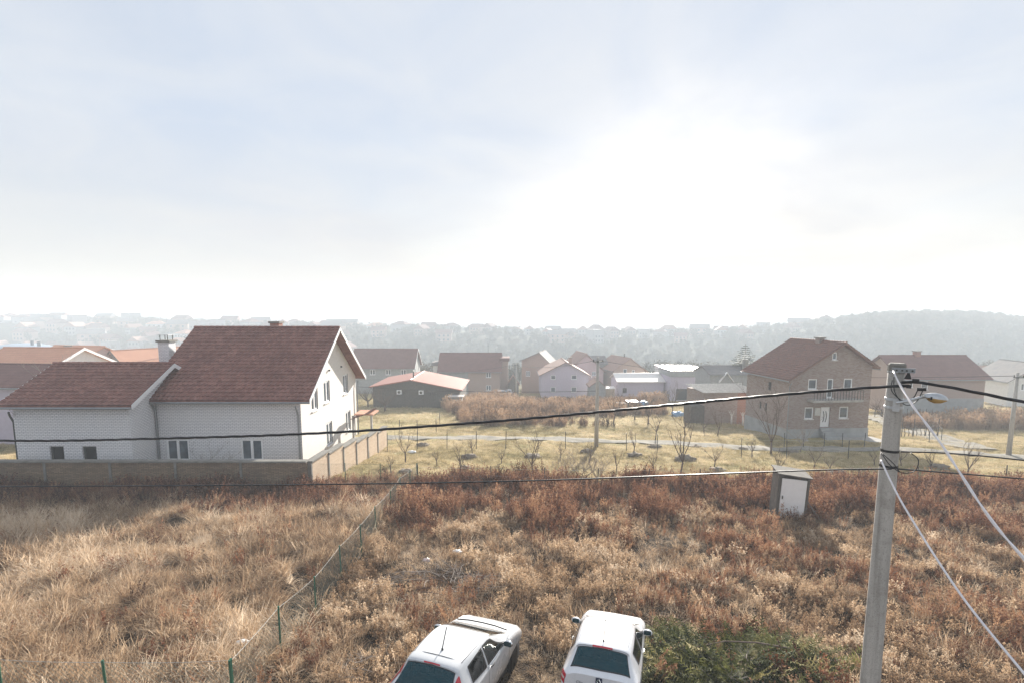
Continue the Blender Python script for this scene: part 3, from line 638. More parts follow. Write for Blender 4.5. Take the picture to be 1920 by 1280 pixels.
# roofs behind the white house on the left
gable_house('house', 'house with red brown roof and white fascia behind the left wing', put(-60,742,50), R(-6), 8.5, 8, 6.3, 6.3, 8.2, .5, 'x', .4, .5, 'render_white', 'tile_orange', None, barge='white_paint')
gable_house('house', 'low house with dark brown roof against the left wing', put(-70,760,44), R(-8), 9.2, 5, 5.2, 5.2, 6.6, .5, 'x', .3, .4, 'render_lilac', 'roof_brown', None)
ho = gable_house('house', 'house with pale orange tile roof and small chimney behind the left wing', put(52,742,72), R(-14), 8.8, 8.5, 6.9, 6.9, 9.0, .5, 'x', .4, .5, 'render_pink', 'tile_orange', None)
chimney(ho, 5.2, 2.2, 7.2, 9.2, .25, 'render_pink')
hp = gable_house('house', 'brick gable house with orange roof and grey barge boards behind the wing ridge', put(195,742,76), R(-24), 6.4, 11, 6.4, 6.4, 8.7, .5, 'y', .4, .5, 'old_brick', 'tile_orange', None, barge='concrete_dark')
MB().tube([(5.0,6.5,7.0),(5.0,6.5,9.3)], .12, 6).build('flue', M['concrete_dark'], hp)
hall = empty('hall', put(92,730,128), R(52)); tag(hall, 'long hall with blue grey barrel roof and white arched end', 'hall')
hz0 = 7.4
arc = [(-8+16*i/16, hz0 + 3.2*math.sqrt(max(0, 1-((-8+16*i/16)/9.2)**2))) for i in range(17)]
em = MB(); em.prism([(-8,0,0)] + [(x,0,z) for x, z in arc] + [(8,0,0)], (0,.3,0)); em.build('end_wall', M['render_white'], hall)
rm = MB()
for i in range(16): slab_roof(rm, (arc[i][0],-.5,arc[i][1]+.2), (arc[i+1][0],-.5,arc[i+1][1]+.2), (arc[i+1][0],30,arc[i+1][1]+.2), (arc[i][0],30,arc[i][1]+.2), .18)
rm.build('barrel_roof', M['roof_blue'], hall)
MB().box(-8,8,.31,30,0,hz0+.6).build('wall', M['render_white'], hall)
for y in (6,14): MB().tube([(0,y,hz0+3.2),(0,y,hz0+4.6)], .4, 8).build('roof_vent', M['grey_metal'], hall)
for x in (-4,1.5): MB().box(x,x+.8,-.05,-.004,hz0+.4,hz0+1.8).build('window', M['glass'], hall)
MB().box(8.0,14,-1,6,0,hz0+2.2).build('side_block', M['render_white'], hall)
for k in range(6): MB().box(8.4+k*.9,9.1+k*.9,-1.05,-1.004,hz0+.2,hz0+1.6).build('window', M['glass'], hall)

# ------------------------------------------------------------------ privy in the weeds
q = G(1479,972); pv = empty('outhouse', (q.x-.55, q.y+.1, q.z), R(-16)); pv.scale = (.96,.96,.96); tag(pv, 'small plank outhouse with a white door standing in the weeds', 'outhouse')
for k in range(5): MB().box(-.02,.02,.1+k*.27,.1+k*.27+.255,-.3,2.15+.02*(k%2)).build('plank', M['wood'], pv)
for k in range(5): MB().box(1.23,1.27,.1+k*.27,.1+k*.27+.255,-.3,2.0).build('plank', M['wood'], pv)
for k in range(5): MB().box(.02+k*.24,.02+k*.24+.23,1.41,1.45,-.3,1.95).build('plank', M['wood'], pv)
for x in (-.03,1.17): MB().box(x,x+.11,.0,.1,-.3,2.12).build('post', M['wood_dark'], pv)
dr = MB().box(.10,1.15,-.03,.03,.05,1.98).build('door', M['white_paint'], pv); MB().box(.16,.2,-.08,-.03,1.0,1.15).build('handle', M['dark_metal'], dr)
MB().prism([(-.10,-.10,2.17),(1.36,-.10,2.10),(1.36,-.10,2.14),(-.10,-.10,2.21)], (0,1.7,-.05)).build('roof', M['wood_dark'], pv); pv.rotation_euler = (0, R(2.5), R(-16))
MB().tube([(1.27,.3,1.0),(2.0,.2,0)], .03, 5).build('prop', M['wood'], pv)
# ------------------------------------------------------------------ near concrete pole with street lamp
D0 = 5.8
tp, b1 = at(1682,684,D0), at(1640,1250,D0*1.12)
px, py = tp.x, tp.y
pole_r = lambda z: .080 + (7.65-z)*.0058
pz0 = g1(px, py) - .3
PRZ = -math.asin(px/math.hypot(px, py))                    # the fittings face the house the picture is taken from
pole = empty('utility_pole', (px, py, 0), PRZ); tag(pole, 'tall round concrete utility pole with a street lamp arm, beside the weeds', 'utility pole')
P0 = Vector((px,py,0)); RI = Matrix.Rotation(-PRZ, 4, 'Z')
def W2L(u, v, d=5.66): return RI @ (at(u, v, d) - P0)
ZT = at(1682,680,D0).z
mb = MB(); zs_ = np.linspace(pz0, ZT-.06, 14); mb.tube([(0,0,z) for z in zs_], [pole_r(z) for z in zs_], 24); mb.build('shaft', M['pole_concrete'], pole, True)
MB().lathe([(.084,ZT-.115),(.087,ZT-.10),(.087,ZT-.02),(.072,ZT)], 10).build('cap', M['concrete_dark'], pole)
zk = W2L(1690,694).z
MB().box(-.045,.165,-.125,-.098,zk-.025,zk+.025).build('bracket', M['grey_metal'], pole)
for x in (.0,.05,.09,.14): MB().lathe([(.010,0),(.010,.016)], 6, Matrix.Translation((x,-.125,zk)) @ Matrix.Rotation(R(90),4,'X')).build('bolt', M['dark_metal'], pole)
MB().lathe([(.086,zk-.035),(.086,zk-.02)], 16).build('band', M['galv'], pole)
q0 = W2L(1703,704); MB().prism([q0+Vector((-.035,0,-.035)), q0+Vector((-.008,0,.035)), q0+Vector((.012,0,.035)), q0+Vector((.03,0,-.035))], (0,.03,0)).build('tension_clamp', M['cable'], pole)
for (u,v,w) in ((1717,712,.03),(1704,724,.022),(1725,729,.026),(1733,729,.018)):
    q0 = W2L(u,v,5.58); MB().box(q0.x-w,q0.x+w,q0.y-.018,q0.y+.018,q0.z-.017,q0.z+.017).build('connector', M['cable'], pole)
z1_, z2_ = W2L(1675,752).z, W2L(1675,768).z
for z in (z1_,z2_): MB().lathe([(pole_r(z)+.004,z-.016),(pole_r(z)+.008,z-.012),(pole_r(z)+.008,z+.012),(pole_r(z)+.004,z+.016)], 16).build('clamp', M['galv'], pole)
MB().box(-.01,.055,-.135,-.088,z2_-.03,z1_+.015).build('lamp_bracket', M['galv'], pole)
arm = [W2L(1681,755,5.62), W2L(1700,751,5.6), W2L(1722,745,5.58), W2L(1738,742,5.56)]
MB().tube(arm, .015, 10).build('lamp_arm', M['galv'], pole, True)
L0 = W2L(1730,742,5.57); ax = (W2L(1777,749,5.52) - L0); LL = ax.length; ax.normalize()
side = Vector((0,1,0)); side = (side - ax*side.dot(ax)).normalized(); upv = ax.cross(side); upv = upv if upv.z > 0 else -upv
def lampshell(z_sign, prof):
    mb = MB(); n = 14; rows = []
    for t, w, h in prof:
        r = []
        for k in range(n+1):
            a = math.pi*k/n; r.append(L0 + ax*(t*LL) + side*(w*.62*math.cos(a)) + upv*(z_sign*h*.58*math.sin(a)))
        rows.append(r)
    for r in rows: mb.v += [tuple(p) for p in r]
    for i in range(len(rows)-1):
        for k in range(n): mb.f.append((i*(n+1)+k, i*(n+1)+k+1, (i+1)*(n+1)+k+1, (i+1)*(n+1)+k))
    mb.f.append(tuple(range(n+1))); mb.f.append(tuple(range((len(rows)-1)*(n+1), len(rows)*(n+1))))
    return mb
head = lampshell(1, [(0,.05,.045),(.12,.065,.06),(.3,.10,.085),(.5,.115,.10),(.72,.105,.09),(.9,.07,.06),(1,.02,.015)]).build('lamp_head', M['galv'], pole, True)
lampshell(-1, [(.16,.06,.03),(.3,.095,.075),(.5,.11,.10),(.72,.10,.085),(.9,.066,.04),(.97,.03,.012)]).build('lamp_bowl', M['amber'], head, True)
MB().box(-.008,.008,-.012,.012,-.02,.015, Matrix.Translation(L0+ax*LL*.25-side*.05)).build('latch', M['dark_metal'], head)
for v in (848,878):
    zb = W2L(1675,v,5.8).z; MB().lathe([(pole_r(zb)+.005,zb-.014),(pole_r(zb)+.005,zb+.014)], 16).build('strap', M['cable'], pole)
def smooth_path(pts, n=8):
    pts = [Vector(p) for p in pts]; q = [pts[0]*2-pts[1]] + pts + [pts[-1]*2-pts[-2]]; out = []
    for i in range(1, len(q)-2):
        for k in range(n):
            t = k/n; a, b, c, d = q[i-1], q[i], q[i+1], q[i+2]
            out.append(.5*((2*b) + (c-a)*t + (2*a-5*b+4*c-d)*t*t + (3*b-a-3*c+d)*t**3))
    out.append(q[-2]); return out
for pl in ([(1673,712,5.68),(1672,732,5.66),(1692,750,5.62),(1712,745,5.6),(1722,728,5.58)], [(1676,706,5.68),(1678,735,5.66),(1697,758,5.6),(1718,752,5.58),(1731,730,5.58)],
           [(1655,850,5.66),(1675,868,5.64),(1690,885,5.62),(1715,882,5.6),(1722,862,5.6),(1708,848,5.62)], [(1652,848,5.7),(1668,870,5.66),(1686,884,5.62)]):
    MB().tube(smooth_path([W2L(*p) for p in pl]), .005, 6).build('loop_wire', M['cable'], pole)

def cable(name, label, pl, r, mat='cable', strands=1, group=None):
    pts = smooth_path([at(u,v,d) for u,v,d in pl], 14); mb = MB()
    if strands == 1: mb.tube(pts, r, 6)
    else:
        L = 0; acc = [0]
        for i in range(1,len(pts)): L += (pts[i]-pts[i-1]).length; acc.append(L)
        N = max(40, int(L*16)); 
        def pos(s):
            i = int(np.searchsorted(acc, s))-1; i = max(0, min(i, len(pts)-2)); return pts[i].lerp(pts[i+1], (s-acc[i])/max(1e-6, acc[i+1]-acc[i]))
        for k in range(strands):
            P = []
            for j in range(N+1):
                s = L*j/N; a = 2*math.pi*(s/.8 + k/strands); P.append(pos(s) + Vector((.15*math.cos(a), math.cos(a), math.sin(a)))*r*.52)
            mb.tube(P, r*.56, 6)
    o = mb.build(name, M[mat], None, True); tag(o, label, 'cable', group); return o
cable('cable', 'thick twisted black cable spanning from the left to the pole top', [(-500,815,7.6),(0,825,7.2),(300,821,6.9),(600,811,6.6),(900,791,6.4),(1118,772,6.2),(1400,745,6.0),(1600,728,5.75),(1705,722,5.58)], .0165, strands=3)
cable('cable', 'twisted black cable leaving the pole top towards the right', [(1690,716,5.62),(1720,716,5.6),(1790,727,5.4),(1920,753,5.1),(2300,830,4.6)], .017, strands=3)
cable('cable', 'thin black wire crossing below the garden wall to the pole strap', [(-400,912,7.4),(0,911,7.2),(400,909,6.9),(700,906,6.6),(1000,900,6.3),(1300,889,6.1),(1550,880,5.9),(1672,878,5.7)], .0085)
cable('cable', 'thin black wire from the pole strap out past the far field', [(1682,878,5.7),(1760,884,5.8),(1920,897,6.0),(2300,930,6.4)], .0085)
cable('cable', 'thin black wire sagging right from the upper pole strap', [(1690,846,5.7),(1780,849,5.8),(1920,862,6.0),(2300,905,6.4)], .009)
cable('cable', 'white service cable dropping from the pole bracket', [(1675,695,5.6),(1688,722,5.4),(1715,765,5.0),(1765,832,4.5),(1850,962,3.8),(1925,1052,3.4),(2050,1190,2.9)], .013, 'cable_white', 2)
cable('cable', 'white service cable running down from the lower pole strap', [(1652,862,5.6),(1672,905,5.3),(1705,965,4.9),(1800,1112,4.2),(1925,1268,3.6),(2000,1360,3.3)], .010, 'cable_white')

# far poles
def far_pole(u, vt, vb, label, group=None):
    p = G(u, vb); h = (at(u, vt, (p.y*math.cos(PITCH)-(p.z-CAMZ)*math.sin(PITCH))).z) - p.z
    o = empty('utility_pole', p); tag(o, label, 'utility pole', group)
    MB().tube([(0,0,-.4),(0,0,h)], [.19,.11], 12).build('shaft', M['pole_concrete'], o, True)
    MB().box(-.45,.45,-.16,-.11,h-.42,h-.34).build('crossbar', M['dark_metal'], o)
    for x in (-.38,.38): MB().tube([(x,-.135,h-.34),(x,-.135,h-.18)], .035, 6).build('insulator', M['dark_metal'], o)
    return Vector((p.x,p.y,p.z+h-.25))
pa = far_pole(1118,667,836,'slim concrete pole standing on the roadside in the orchard')
pb = far_pole(1891,696,853,'concrete pole on the gravel road by the far vine rows')
pc = far_pole(968,680,747,'thin pole between the brick houses and the scrub')
pd = far_pole(1328,684,756,'dark pole in front of the lilac flat building')
pe = far_pole(165+115,664,735,'short concrete pole behind the wing ridge')
def sag(name, label, a, b, r, s):
    a, b = Vector(a), Vector(b); pts = [a.lerp(b, t) - Vector((0,0,4*s*t*(1-t))) for t in np.linspace(0,1,16)]
    o = MB().tube(pts, r, 5).build(name, M['cable']); tag(o, label, 'cable'); return o
sag('cable', 'distant wire from the orchard pole to the thin pole by the scrub', pa, pc, .022, .6)
sag('cable', 'distant wire running left from the thin pole past the barn', pc, at(640,712,110), .022, .8)
sag('cable', 'distant wire from the orchard pole to the dark pole', pa, pd, .022, .7)
sag('cable', 'lower distant wire crossing in front of the barn', pa-Vector((0,0,2.6)), at(560,714,60), .02, .5)
sag('cable', 'distant wire from the dark pole to the far roadside pole', pd, pb, .022, .8)
sag('cable', 'wire from the far roadside pole leaving to the right', pb, pb+Vector((14,-3,-.5)), .02, .3)
sag('cable', 'wire over the orange roofs to the short pole', pe, pe+Vector((-14,-4,-.6)), .02, .4)

# ------------------------------------------------------------------ fences
def post_fence(name, label, pts, hgt, r=.025, mat='green_paint', wires=(1.0,), wire_mat='wire', mesh=False, cat='fence', lean=.03, wr=.004):
    f = empty(name, pts[0]); tag(f, label, cat); o0 = Vector(pts[0]); tops = []
    for p in pts:
        p = Vector(p); tl = Vector((random.uniform(-lean,lean), random.uniform(-lean,lean), 1))*hgt
        MB().tube([p-o0-Vector((0,0,.3)), p-o0+tl], r, 8).build('post', M[mat], f)
        tops.append((p-o0, tl))
    for w in wires:
        mb = MB()
        for (a, ta), (b, tb_) in zip(tops[:-1], tops[1:]):
            A, B = a+ta*w, b+tb_*w; sg = .012*(B-A).length
            mb.tube([A.lerp(B,t)-Vector((0,0,4*sg*t*(1-t))) for t in np.linspace(0,1,7)], wr, 4)
        mb.build('wire', M[wire_mat], f)
    if mesh:
        mb = MB(); cell = .11
        for (a, ta), (b, tb_) in zip(tops[:-1], tops[1:]):
            L = (b-a).length; nn = max(2, int(L/cell)); rows = max(2, int(hgt*.95/cell)); v0 = len(mb.v)
            mb.v += []
            for s in (1,-1):
                for k in range(-rows, nn+1):
                    t0, t1 = k, k+rows; q0, q1 = max(t0,0), min(t1,nn)
                    if q1 <= q0: continue
                    z0, z1 = (q0-t0)/rows, (q1-t0)/rows
                    if s < 0: z0, z1 = 1-z0, 1-z1
                    A = a.lerp(b, q0/nn) + ta*(.03+.93*z0); B = a.lerp(b, q1/nn) + ta*(.03+.93*z1)
                    mb.tube([A,B], .0028, 3, False)
        tag(mb.build('wire_mesh', M['wire_green'], f), None, None, None, 'stuff')
    return f
fp = [G(440,1345),G(527,1225),G(593,1160),G(641,1092),G(679,1045),G(706,1003),G(733,968),G(752,938),G(769,922),G(783,907)]
post_fence('mesh_fence', 'green post and wire mesh fence running downhill from the cars to the orchard', fp, 1.25, .024, 'green_paint', (.97,.12), 'wire', True)
post_fence('mesh_fence', 'green post fence along the bottom of the straw grass field', [G(-180,1335),G(8,1340),G(207,1345),G(440,1345)], 1.25, .024, 'green_paint', (.97,), 'wire', True)
post_fence('mesh_fence', 'wire mesh fence joining the tan wall corner to the green fence', [G(582,906),G(648,906),G(714,907),G(783,907)], 1.25, .022, 'green_paint', (.97,), 'wire_green', True)
post_fence('wire_fence', 'line of thin dark posts between the weeds and the orchard', [G(783,907),G(921,909),G(1021,912),G(1120,913),G(1217,914),G(1312,916),G(1420,914),G(1606,912),G(1720,910),G(1886,905),G(1990,903)], 1.15, .03, 'wood_dark', (.9,.5), 'wire', False, lean=.05)
post_fence('wire_fence', 'sparse thin posts along the near edge of the gravel road', [G(726,846),G(782,843),G(838,842),G(893,841),G(948,842),G(1060,842),G(1175,845),G(1232,848),G(1280,852),G(1390,856),G(1475,858),G(1590,860)], 1.5, .028, 'dark_metal', (.95,), 'wire', False, lean=.05)
post_fence('wire_fence', 'posts along the far side of the road by the barn meadow', [G(750,812),G(783,812),G(818,810),G(825,795)], 1.4, .035, 'wood_dark', (.9,), 'wire', False)
post_fence('wire_fence', 'dark posts fencing the yard of the two storey brick house', [G(1470,838),G(1506,838),G(1545,838),G(1579,838),G(1620,837),G(1676,828),G(1742,828),G(1752,800),G(1765,826)], 1.3, .03, 'dark_metal', (.92,.5), 'wire', False)
vt = empty('vine_trellis', G(1690,815)); tag(vt, 'low vine trellis with knotted stems beside the gravel drive', 'trellis'); o0 = Vector(vt.location)
vp = [G(1690,818), G(1712,818), G(1735,818), G(1758,818)]
for p in vp: MB().tube([p-o0-Vector((0,0,.2)), p-o0+Vector((.03,0,1.9))], .04, 6).build('post', M['wood_dark'], vt)
for a, b in zip(vp[:-1], vp[1:]):
    for h in (.9,1.5): MB().tube([a-o0+Vector((0,0,h)), b-o0+Vector((0,0,h))], .012, 4).build('wire', M['dark_metal'], vt)
    for t in (.25,.6,.9):
        p = a.lerp(b,t)-o0; MB().tube([p, p+Vector((.05,0,.4)), p+Vector((-.08,.03,.9)), p+Vector((.5,0,1.0)), p+Vector((.8,.05,1.25))], [.04,.035,.03,.02,.008], 5).build('vine', M['bark'], vt)
post_fence('picket_fence', 'dark paling fence behind the brick house yard', [G(1640+i*12,782) for i in range(9)], 1.3, .05, 'wood_dark', (.85,.3), 'dark_metal', False)

# small things lying about
def lump(name, label, p, s, mat, cat, grp=None, seed=0, sub=3):
    bm = bmesh.new(); bmesh.ops.create_icosphere(bm, subdivisions=sub, radius=1)
    for v in bm.verts:
        k = 1 + .6*mnoise.noise(v.co*2.3 + Vector((seed*3.1,seed,0))); v.co = Vector((v.co.x*s[0]*k, v.co.y*s[1]*k, max(-.2, v.co.z)*s[2]*k))
    me = bpy.data.meshes.new(name); bm.to_mesh(me); bm.free(); me.materials.append(M[mat]); me.polygons.foreach_set('use_smooth', [True]*len(me.polygons))
    o = bpy.data.objects.new(name, me); COL.objects.link(o); o.location = p; tag(o, label, cat, grp); return o
for k, (u,v,s) in enumerate([(792,834,1.0),(880,856,1.1),(872,878,.9),(1000,857,1.2),(1190,853,1.1),(1226,838,1.2),(1306,838,1.0),(1395,842,.9),(1345,882,1.1),(1285,861,1.5),(1570,888,1.2),(760,884,.9),(1100,846,1.0),(1490,848,.8),(1760,876,1.3)]):
    p = G(u,v); lump('soil_mound', 'heap of dug grey soil at the foot of a young orchard tree', p, (.5*s,.42*s,.22*s), 'soil', 'soil heap', 'soil heaps in the orchard', k)
lump('litter', 'crumpled white sheet on the orchard grass near the tan wall', G(772,847), (.35,.2,.14), 'litter', 'litter', None, 40)
lump('litter', 'pale plastic scrap in the straw grass near the green fence', G(455,1222)+Vector((0,0,.25)), (.14,.1,.06), 'litter', 'litter', None, 41)
lump('litter', 'pale bottle scrap at the edge of the straw grass', G(392,1272)+Vector((0,0,.2)), (.13,.07,.05), 'litter', 'litter', None, 42)
lump('litter', 'white rag lying in the weeds beside the brush heap', G(857,1048)+Vector((0,0,.3)), (.16,.1,.06), 'litter', 'litter', None, 43)
lump('litter', 'pink rag caught in the cut branches', G(800,1068)+Vector((0,0,.35)), (.12,.08,.07), 'clear_lens', 'litter', None, 44)
lump('tarpaulin', 'blue tarpaulin heap on the lawn near the brick shed', G(1272,779), (1.1,.8,.6), 'blue_plastic', 'tarpaulin', None, 45)
for k, (u,w,h,mt,lab) in enumerate([(1340,1.3,1.3,'wood_dark','dark hive box with flat lid at the scrub edge'), (1184,1.4,1.6,'wood_dark','dark bin with white lid at the scrub edge'), (1382-14-145,.1,.1,'wood','x')][:2]):
    p = G(u if k else 1166, 772); c = empty('bin', p); tag(c, lab, 'bin'); MB().box(-w/2,w/2,-w/2,w/2,-.2,h).build('body', M[mt], c); MB().box(-w/2-.1,w/2+.1,-w/2-.1,w/2+.1,h,h+.1).build('lid', M['roof_white'] if k else M['concrete'], c)
p = G(1206,772); c = empty('water_tank', p); tag(c, 'pale blue plastic water tank at the scrub edge', 'tank')
MB().lathe([(.75,-.2),(.8,.1),(.8,1.3),(.6,1.55),(.25,1.6)], 14).build('body', M['blue_plastic'], c, True); MB().lathe([(.26,1.6),(.26,1.75)], 10).build('lid', M['white_paint'], c)
# ------------------------------------------------------------------ cars: a lofted shell S(s, t), windows and lamps are patches of that same surface
def catmull(P, t):
    n = len(P)-1; x = min(max(t,0),1)*n; i = min(int(x), n-1); f = x-i
    a, b, c, d = P[max(i-1,0)], P[i], P[i+1], P[min(i+2,n)]
    return .5*((2*b) + (c-a)*f + (2*a-5*b+4*c-d)*f*f + (3*b-a-3*c+d)*f**3)
class Shell:
    """stations: (y, half width at sill, max half width, belt half width, belt z, roof half width, top z, sill z)"""
    def __init__(s, st): 
        s.rows = []
        for (y, ws, wm, wb, zb, wr, zt, zs) in st:
            edge = zt - .05 if zt - zb > .12 else zb + (zt-zb)*.5
            s.rows.append([np.array(p) for p in ((ws*.9,y,zs), (ws,y,zs+.08), (wm,y,zs+(zb-zs)*.45), (wm*.995,y,zb-.10), (wb,y,zb), ((wb+wr)/2+.015,y,(zb+edge)/2), (wr,y,edge), (wr*.72,y,zt-.008 if zt-zb > .12 else zt-.004), (0.,y,zt))])
    def S(s, a, t): return catmull([catmull(r, t) for r in s.rows], a)
    def N(s, a, t, e=.004):
        du = s.S(min(a+e,1),t)-s.S(max(a-e,0),t); dv = s.S(a,min(t+e,1))-s.S(a,max(t-e,0)); n = np.cross(dv, du); L = np.linalg.norm(n); n = n/L if L > 1e-9 else np.array((0,0,1.))
        return -n if n[0]*s.S(a,t)[0] + n[2]*.6 < 0 else n
    def body(s, name, mat, par, na=64, nt=36, holes=()):
        mb = MB()
        def inside(a, t):
            for q in holes:
                c = (sum(p[0] for p in q)/4, sum(p[1] for p in q)/4); q = [(c[0]+(p[0]-c[0])*.90, c[1]+(p[1]-c[1])*.90 if p[1] < .999 else 1.01) for p in q]; sg = []
                for (x0,y0),(x1,y1) in zip(q, q[1:]+q[:1]): sg.append((x1-x0)*(t-y0)-(y1-y0)*(a-x0) > 0)
                if all(sg) or not any(sg): return True
            return False
        for sg in (1,-1):
            b0 = len(mb.v)
            for i in range(na+1):
                for j in range(nt+1):
                    p = s.S(i/na, j/nt); mb.v.append((sg*max(p[0],0), p[1], p[2]))
            for i in range(na):
                for j in range(nt):
                    if holes and inside((i+.5)/na, (j+.5)/nt): continue
                    q = (b0+i*(nt+1)+j, b0+(i+1)*(nt+1)+j, b0+(i+1)*(nt+1)+j+1, b0+i*(nt+1)+j+1); mb.f.append(q if sg > 0 else q[::-1])
        for i in (0, na):                        # close both ends
            ring = [tuple((max(s.S(i/na,j/nt)[0],0), *s.S(i/na,j/nt)[1:])) for j in range(nt+1)]
            mb.add(ring + [(-x,y,z) for x,y,z in ring[-2::-1]], [tuple(range(2*nt+1))])
        return mb.build(name, mat, par, True)
    def patch(s, name, mat, par, corners, sg=1, off=.005, n=12, both=False, smooth=True, ring=None):
        """corners: four (a,t): bilinear patch lifted off the shell; both: mirrored across the centre line"""
        mb = MB(); (a0,t0),(a1,t1),(a2,t2),(a3,t3) = corners
        for sgn in ((1,-1) if both else (sg,)):
            b0 = len(mb.v)
            for i in range(n+1):
                for j in range(n+1):
                    x, y = i/n, j/n
                    a = (1-x)*(1-y)*a0+x*(1-y)*a1+x*y*a2+(1-x)*y*a3; t = (1-x)*(1-y)*t0+x*(1-y)*t1+x*y*t2+(1-x)*y*t3
                    p = s.S(a,t) + s.N(a,t)*off; mb.v.append((sgn*p[0] if not (both and t > .9999) else 0., p[1], p[2]))
            am = (a0+a1+a2+a3)/4; tm = (t0+t1+t2+t3)/4; nn = s.N(am,tm)*np.array((sgn,1,1)); c0 = b0+(n//2)*(n+1)+n//2; va, vb, vc = (np.array(mb.v[q]) for q in (c0, c0+n+1, c0+n+2)); flip = np.dot(np.cross(vb-va, vc-va), nn) < 0
            for i in range(n):
                for j in range(n):
                    edge = i in (0,n-1) or j == 0 or (j == n-1 and not both)
                    q = (b0+i*(n+1)+j, b0+(i+1)*(n+1)+j, b0+(i+1)*(n+1)+j+1, b0+i*(n+1)+j+1)
                    if ring is None or edge == (ring == 'edge'): mb.f.append(q[::-1] if flip else q)
        return mb.build(name, mat, par, smooth)
    def pane(s, name, mat, par, corners, **k):
        o = s.patch(name, mat, par, corners, ring='inner', **k); s.patch('black_border', M['black'], o, corners, ring='edge', **k); return o
    def line(s, name, mat, par, path, sg=1, r=.004, off=.001):
        pts = []
        for (a0,t0),(a1,t1) in zip(path[:-1], path[1:]):
            for k in range(8): x = k/8; pts.append((a0+(a1-a0)*x, t0+(t1-t0)*x))
        pts.append(path[-1]); P = []
        for a, t in pts: p = s.S(a,t)+s.N(a,t)*off; P.append((sg*p[0],p[1],p[2]))
        return MB().tube(P, r, 4).build(name, mat, par)
def text_mesh(txt, size, name, mat, par, Mx):
    c = bpy.data.curves.new('t', 'FONT'); c.body = txt; c.size = size; c.extrude = .002; o = bpy.data.objects.new('t', c); COL.objects.link(o)
    dg = bpy.context.evaluated_depsgraph_get(); me = bpy.data.meshes.new_from_object(o.evaluated_get(dg)); bpy.data.objects.remove(o)
    me.transform(Mx); me.materials.clear(); me.materials.append(mat); q = bpy.data.objects.new(name, me); COL.objects.link(q); q.parent = par; return q
def wheels(car, ys, w, r=.30):
    for y in ys:
        for sx in (-1,1):
            Mx = Matrix.Translation((sx*(w-.10), y, r)) @ Matrix.Rotation(R(90)*sx, 4, 'Y')
            wo = empty('wheel'); wo.parent = car
            MB().lathe([(r*.62,-.09),(r*.95,-.09),(r,-.06),(r,.06),(r*.95,.09),(r*.62,.09)], 24, Mx).build('tyre', M['black'], wo, True)
            MB().lathe([(r*.62,.0),(r*.60,.075),(r*.2,.06),(.02,.07)], 12, Mx).build('rim', M['galv'], wo, True)
            MB().lathe([(r*1.22,-.16),(r*1.22,.085)], 20, Mx).build('wheel_arch', M['black'], wo, True)
ST_A = [  # compact three door hatchback
 (0.00,.62,.71,.67,.90,.62,1.03,.42), (.07,.71,.79,.75,.94,.63,1.07,.30), (.22,.75,.815,.785,.945,.59,1.185,.24), (.42,.765,.82,.79,.945,.55,1.335,.22), (.58,.77,.82,.79,.945,.545,1.405,.21),
 (1.0,.775,.82,.785,.945,.575,1.432,.21), (1.5,.775,.82,.785,.94,.585,1.42,.21), (1.88,.775,.82,.785,.93,.575,1.36,.21), (2.45,.775,.82,.775,.93,.62,1.12,.21), (2.86,.77,.815,.74,.91,.70,.935,.22), (3.32,.75,.80,.70,.82,.6,.85,.22), (3.66,.70,.76,.64,.69,.5,.71,.24), (3.77,.60,.66,.54,.58,.4,.60,.30)]
def car_common(car, sh, mat, ys, w, mirrors, mc, holes=()):
    sh.body('body', mat, car, 104, 66, holes)
    def soft(nm, x0, x1, y0, y1, z0, z1, par, tip=0.):
        bm = bmesh.new(); bmesh.ops.create_cube(bm, size=1)
        for v in bm.verts: v.co = Vector(((x0+x1)/2+v.co.x*(x1-x0), (y0+y1)/2+v.co.y*(y1-y0)-tip*(v.co.z+.5), (z0+z1)/2+v.co.z*(z1-z0)))
        bmesh.ops.bevel(bm, geom=bm.edges[:], offset=.035, segments=2, affect='EDGES'); me = bpy.data.meshes.new(nm); bm.to_mesh(me); bm.free(); me.materials.append(M['seat']); o = bpy.data.objects.new(nm, me); COL.objects.link(o); o.parent = par; return o
    rs_ = soft('rear_seat', -.58, .58, .95, 1.08, .45, .98, car, .14)
    for x in (-.36,0,.36): soft('headrest', x-.12, x+.12, .80, .89, .99, 1.15, rs_)
    for x in (-.36,.36):
        fs_ = soft('front_seat', x-.25, x+.25, 1.72, 1.85, .40, 1.02, car, .14); soft('headrest', x-.12, x+.12, 1.56, 1.65, 1.04, 1.22, fs_)
    soft('dashboard', -.66, .66, 2.3, 2.75, .62, .88, car)
    MB().box(-.64,.64,.25,2.6,.30,.36).build('cabin_floor', M['black'], car); MB().box(-.56,.56,.22,.80,.84,.87).build('parcel_shelf', M['black'], car)
    MB().box(-w+.06, w-.06, .15, ys[1]+.45, .16, .30).build('underbody', M['black'], car)
    wheels(car, ys, w)
    for sx in (-1,1):
        p = sh.S(mirrors[0], mirrors[1]); c = Vector((sx*(p[0]+.11), p[1], p[2]+.03)); bm = bmesh.new(); bmesh.ops.create_icosphere(bm, subdivisions=3, radius=1)
        for v in bm.verts: v.co = Vector((v.co.x*.115, (v.co.y if v.co.y > -.35 else -.35)*.085, v.co.z*.075)) + c
        me = bpy.data.meshes.new('mirror'); bm.to_mesh(me); bm.free(); me.materials.append(mc); me.polygons.foreach_set('use_smooth', [True]*len(me.polygons))
        mo = bpy.data.objects.new('mirror', me); COL.objects.link(mo); mo.parent = car
        MB().box(c.x-.085, c.x+.085, c.y-.036, c.y-.031, c.z-.05, c.z+.05).build('mirror_glass', M['car_glass'], mo)
        MB().tube([c, Vector((sx*(p[0]-.01), p[1]+.02, p[2]-.01))], .025, 6).build('mirror_arm', M['black'], mo)
BELT, EDGE = 4/8, 6/8
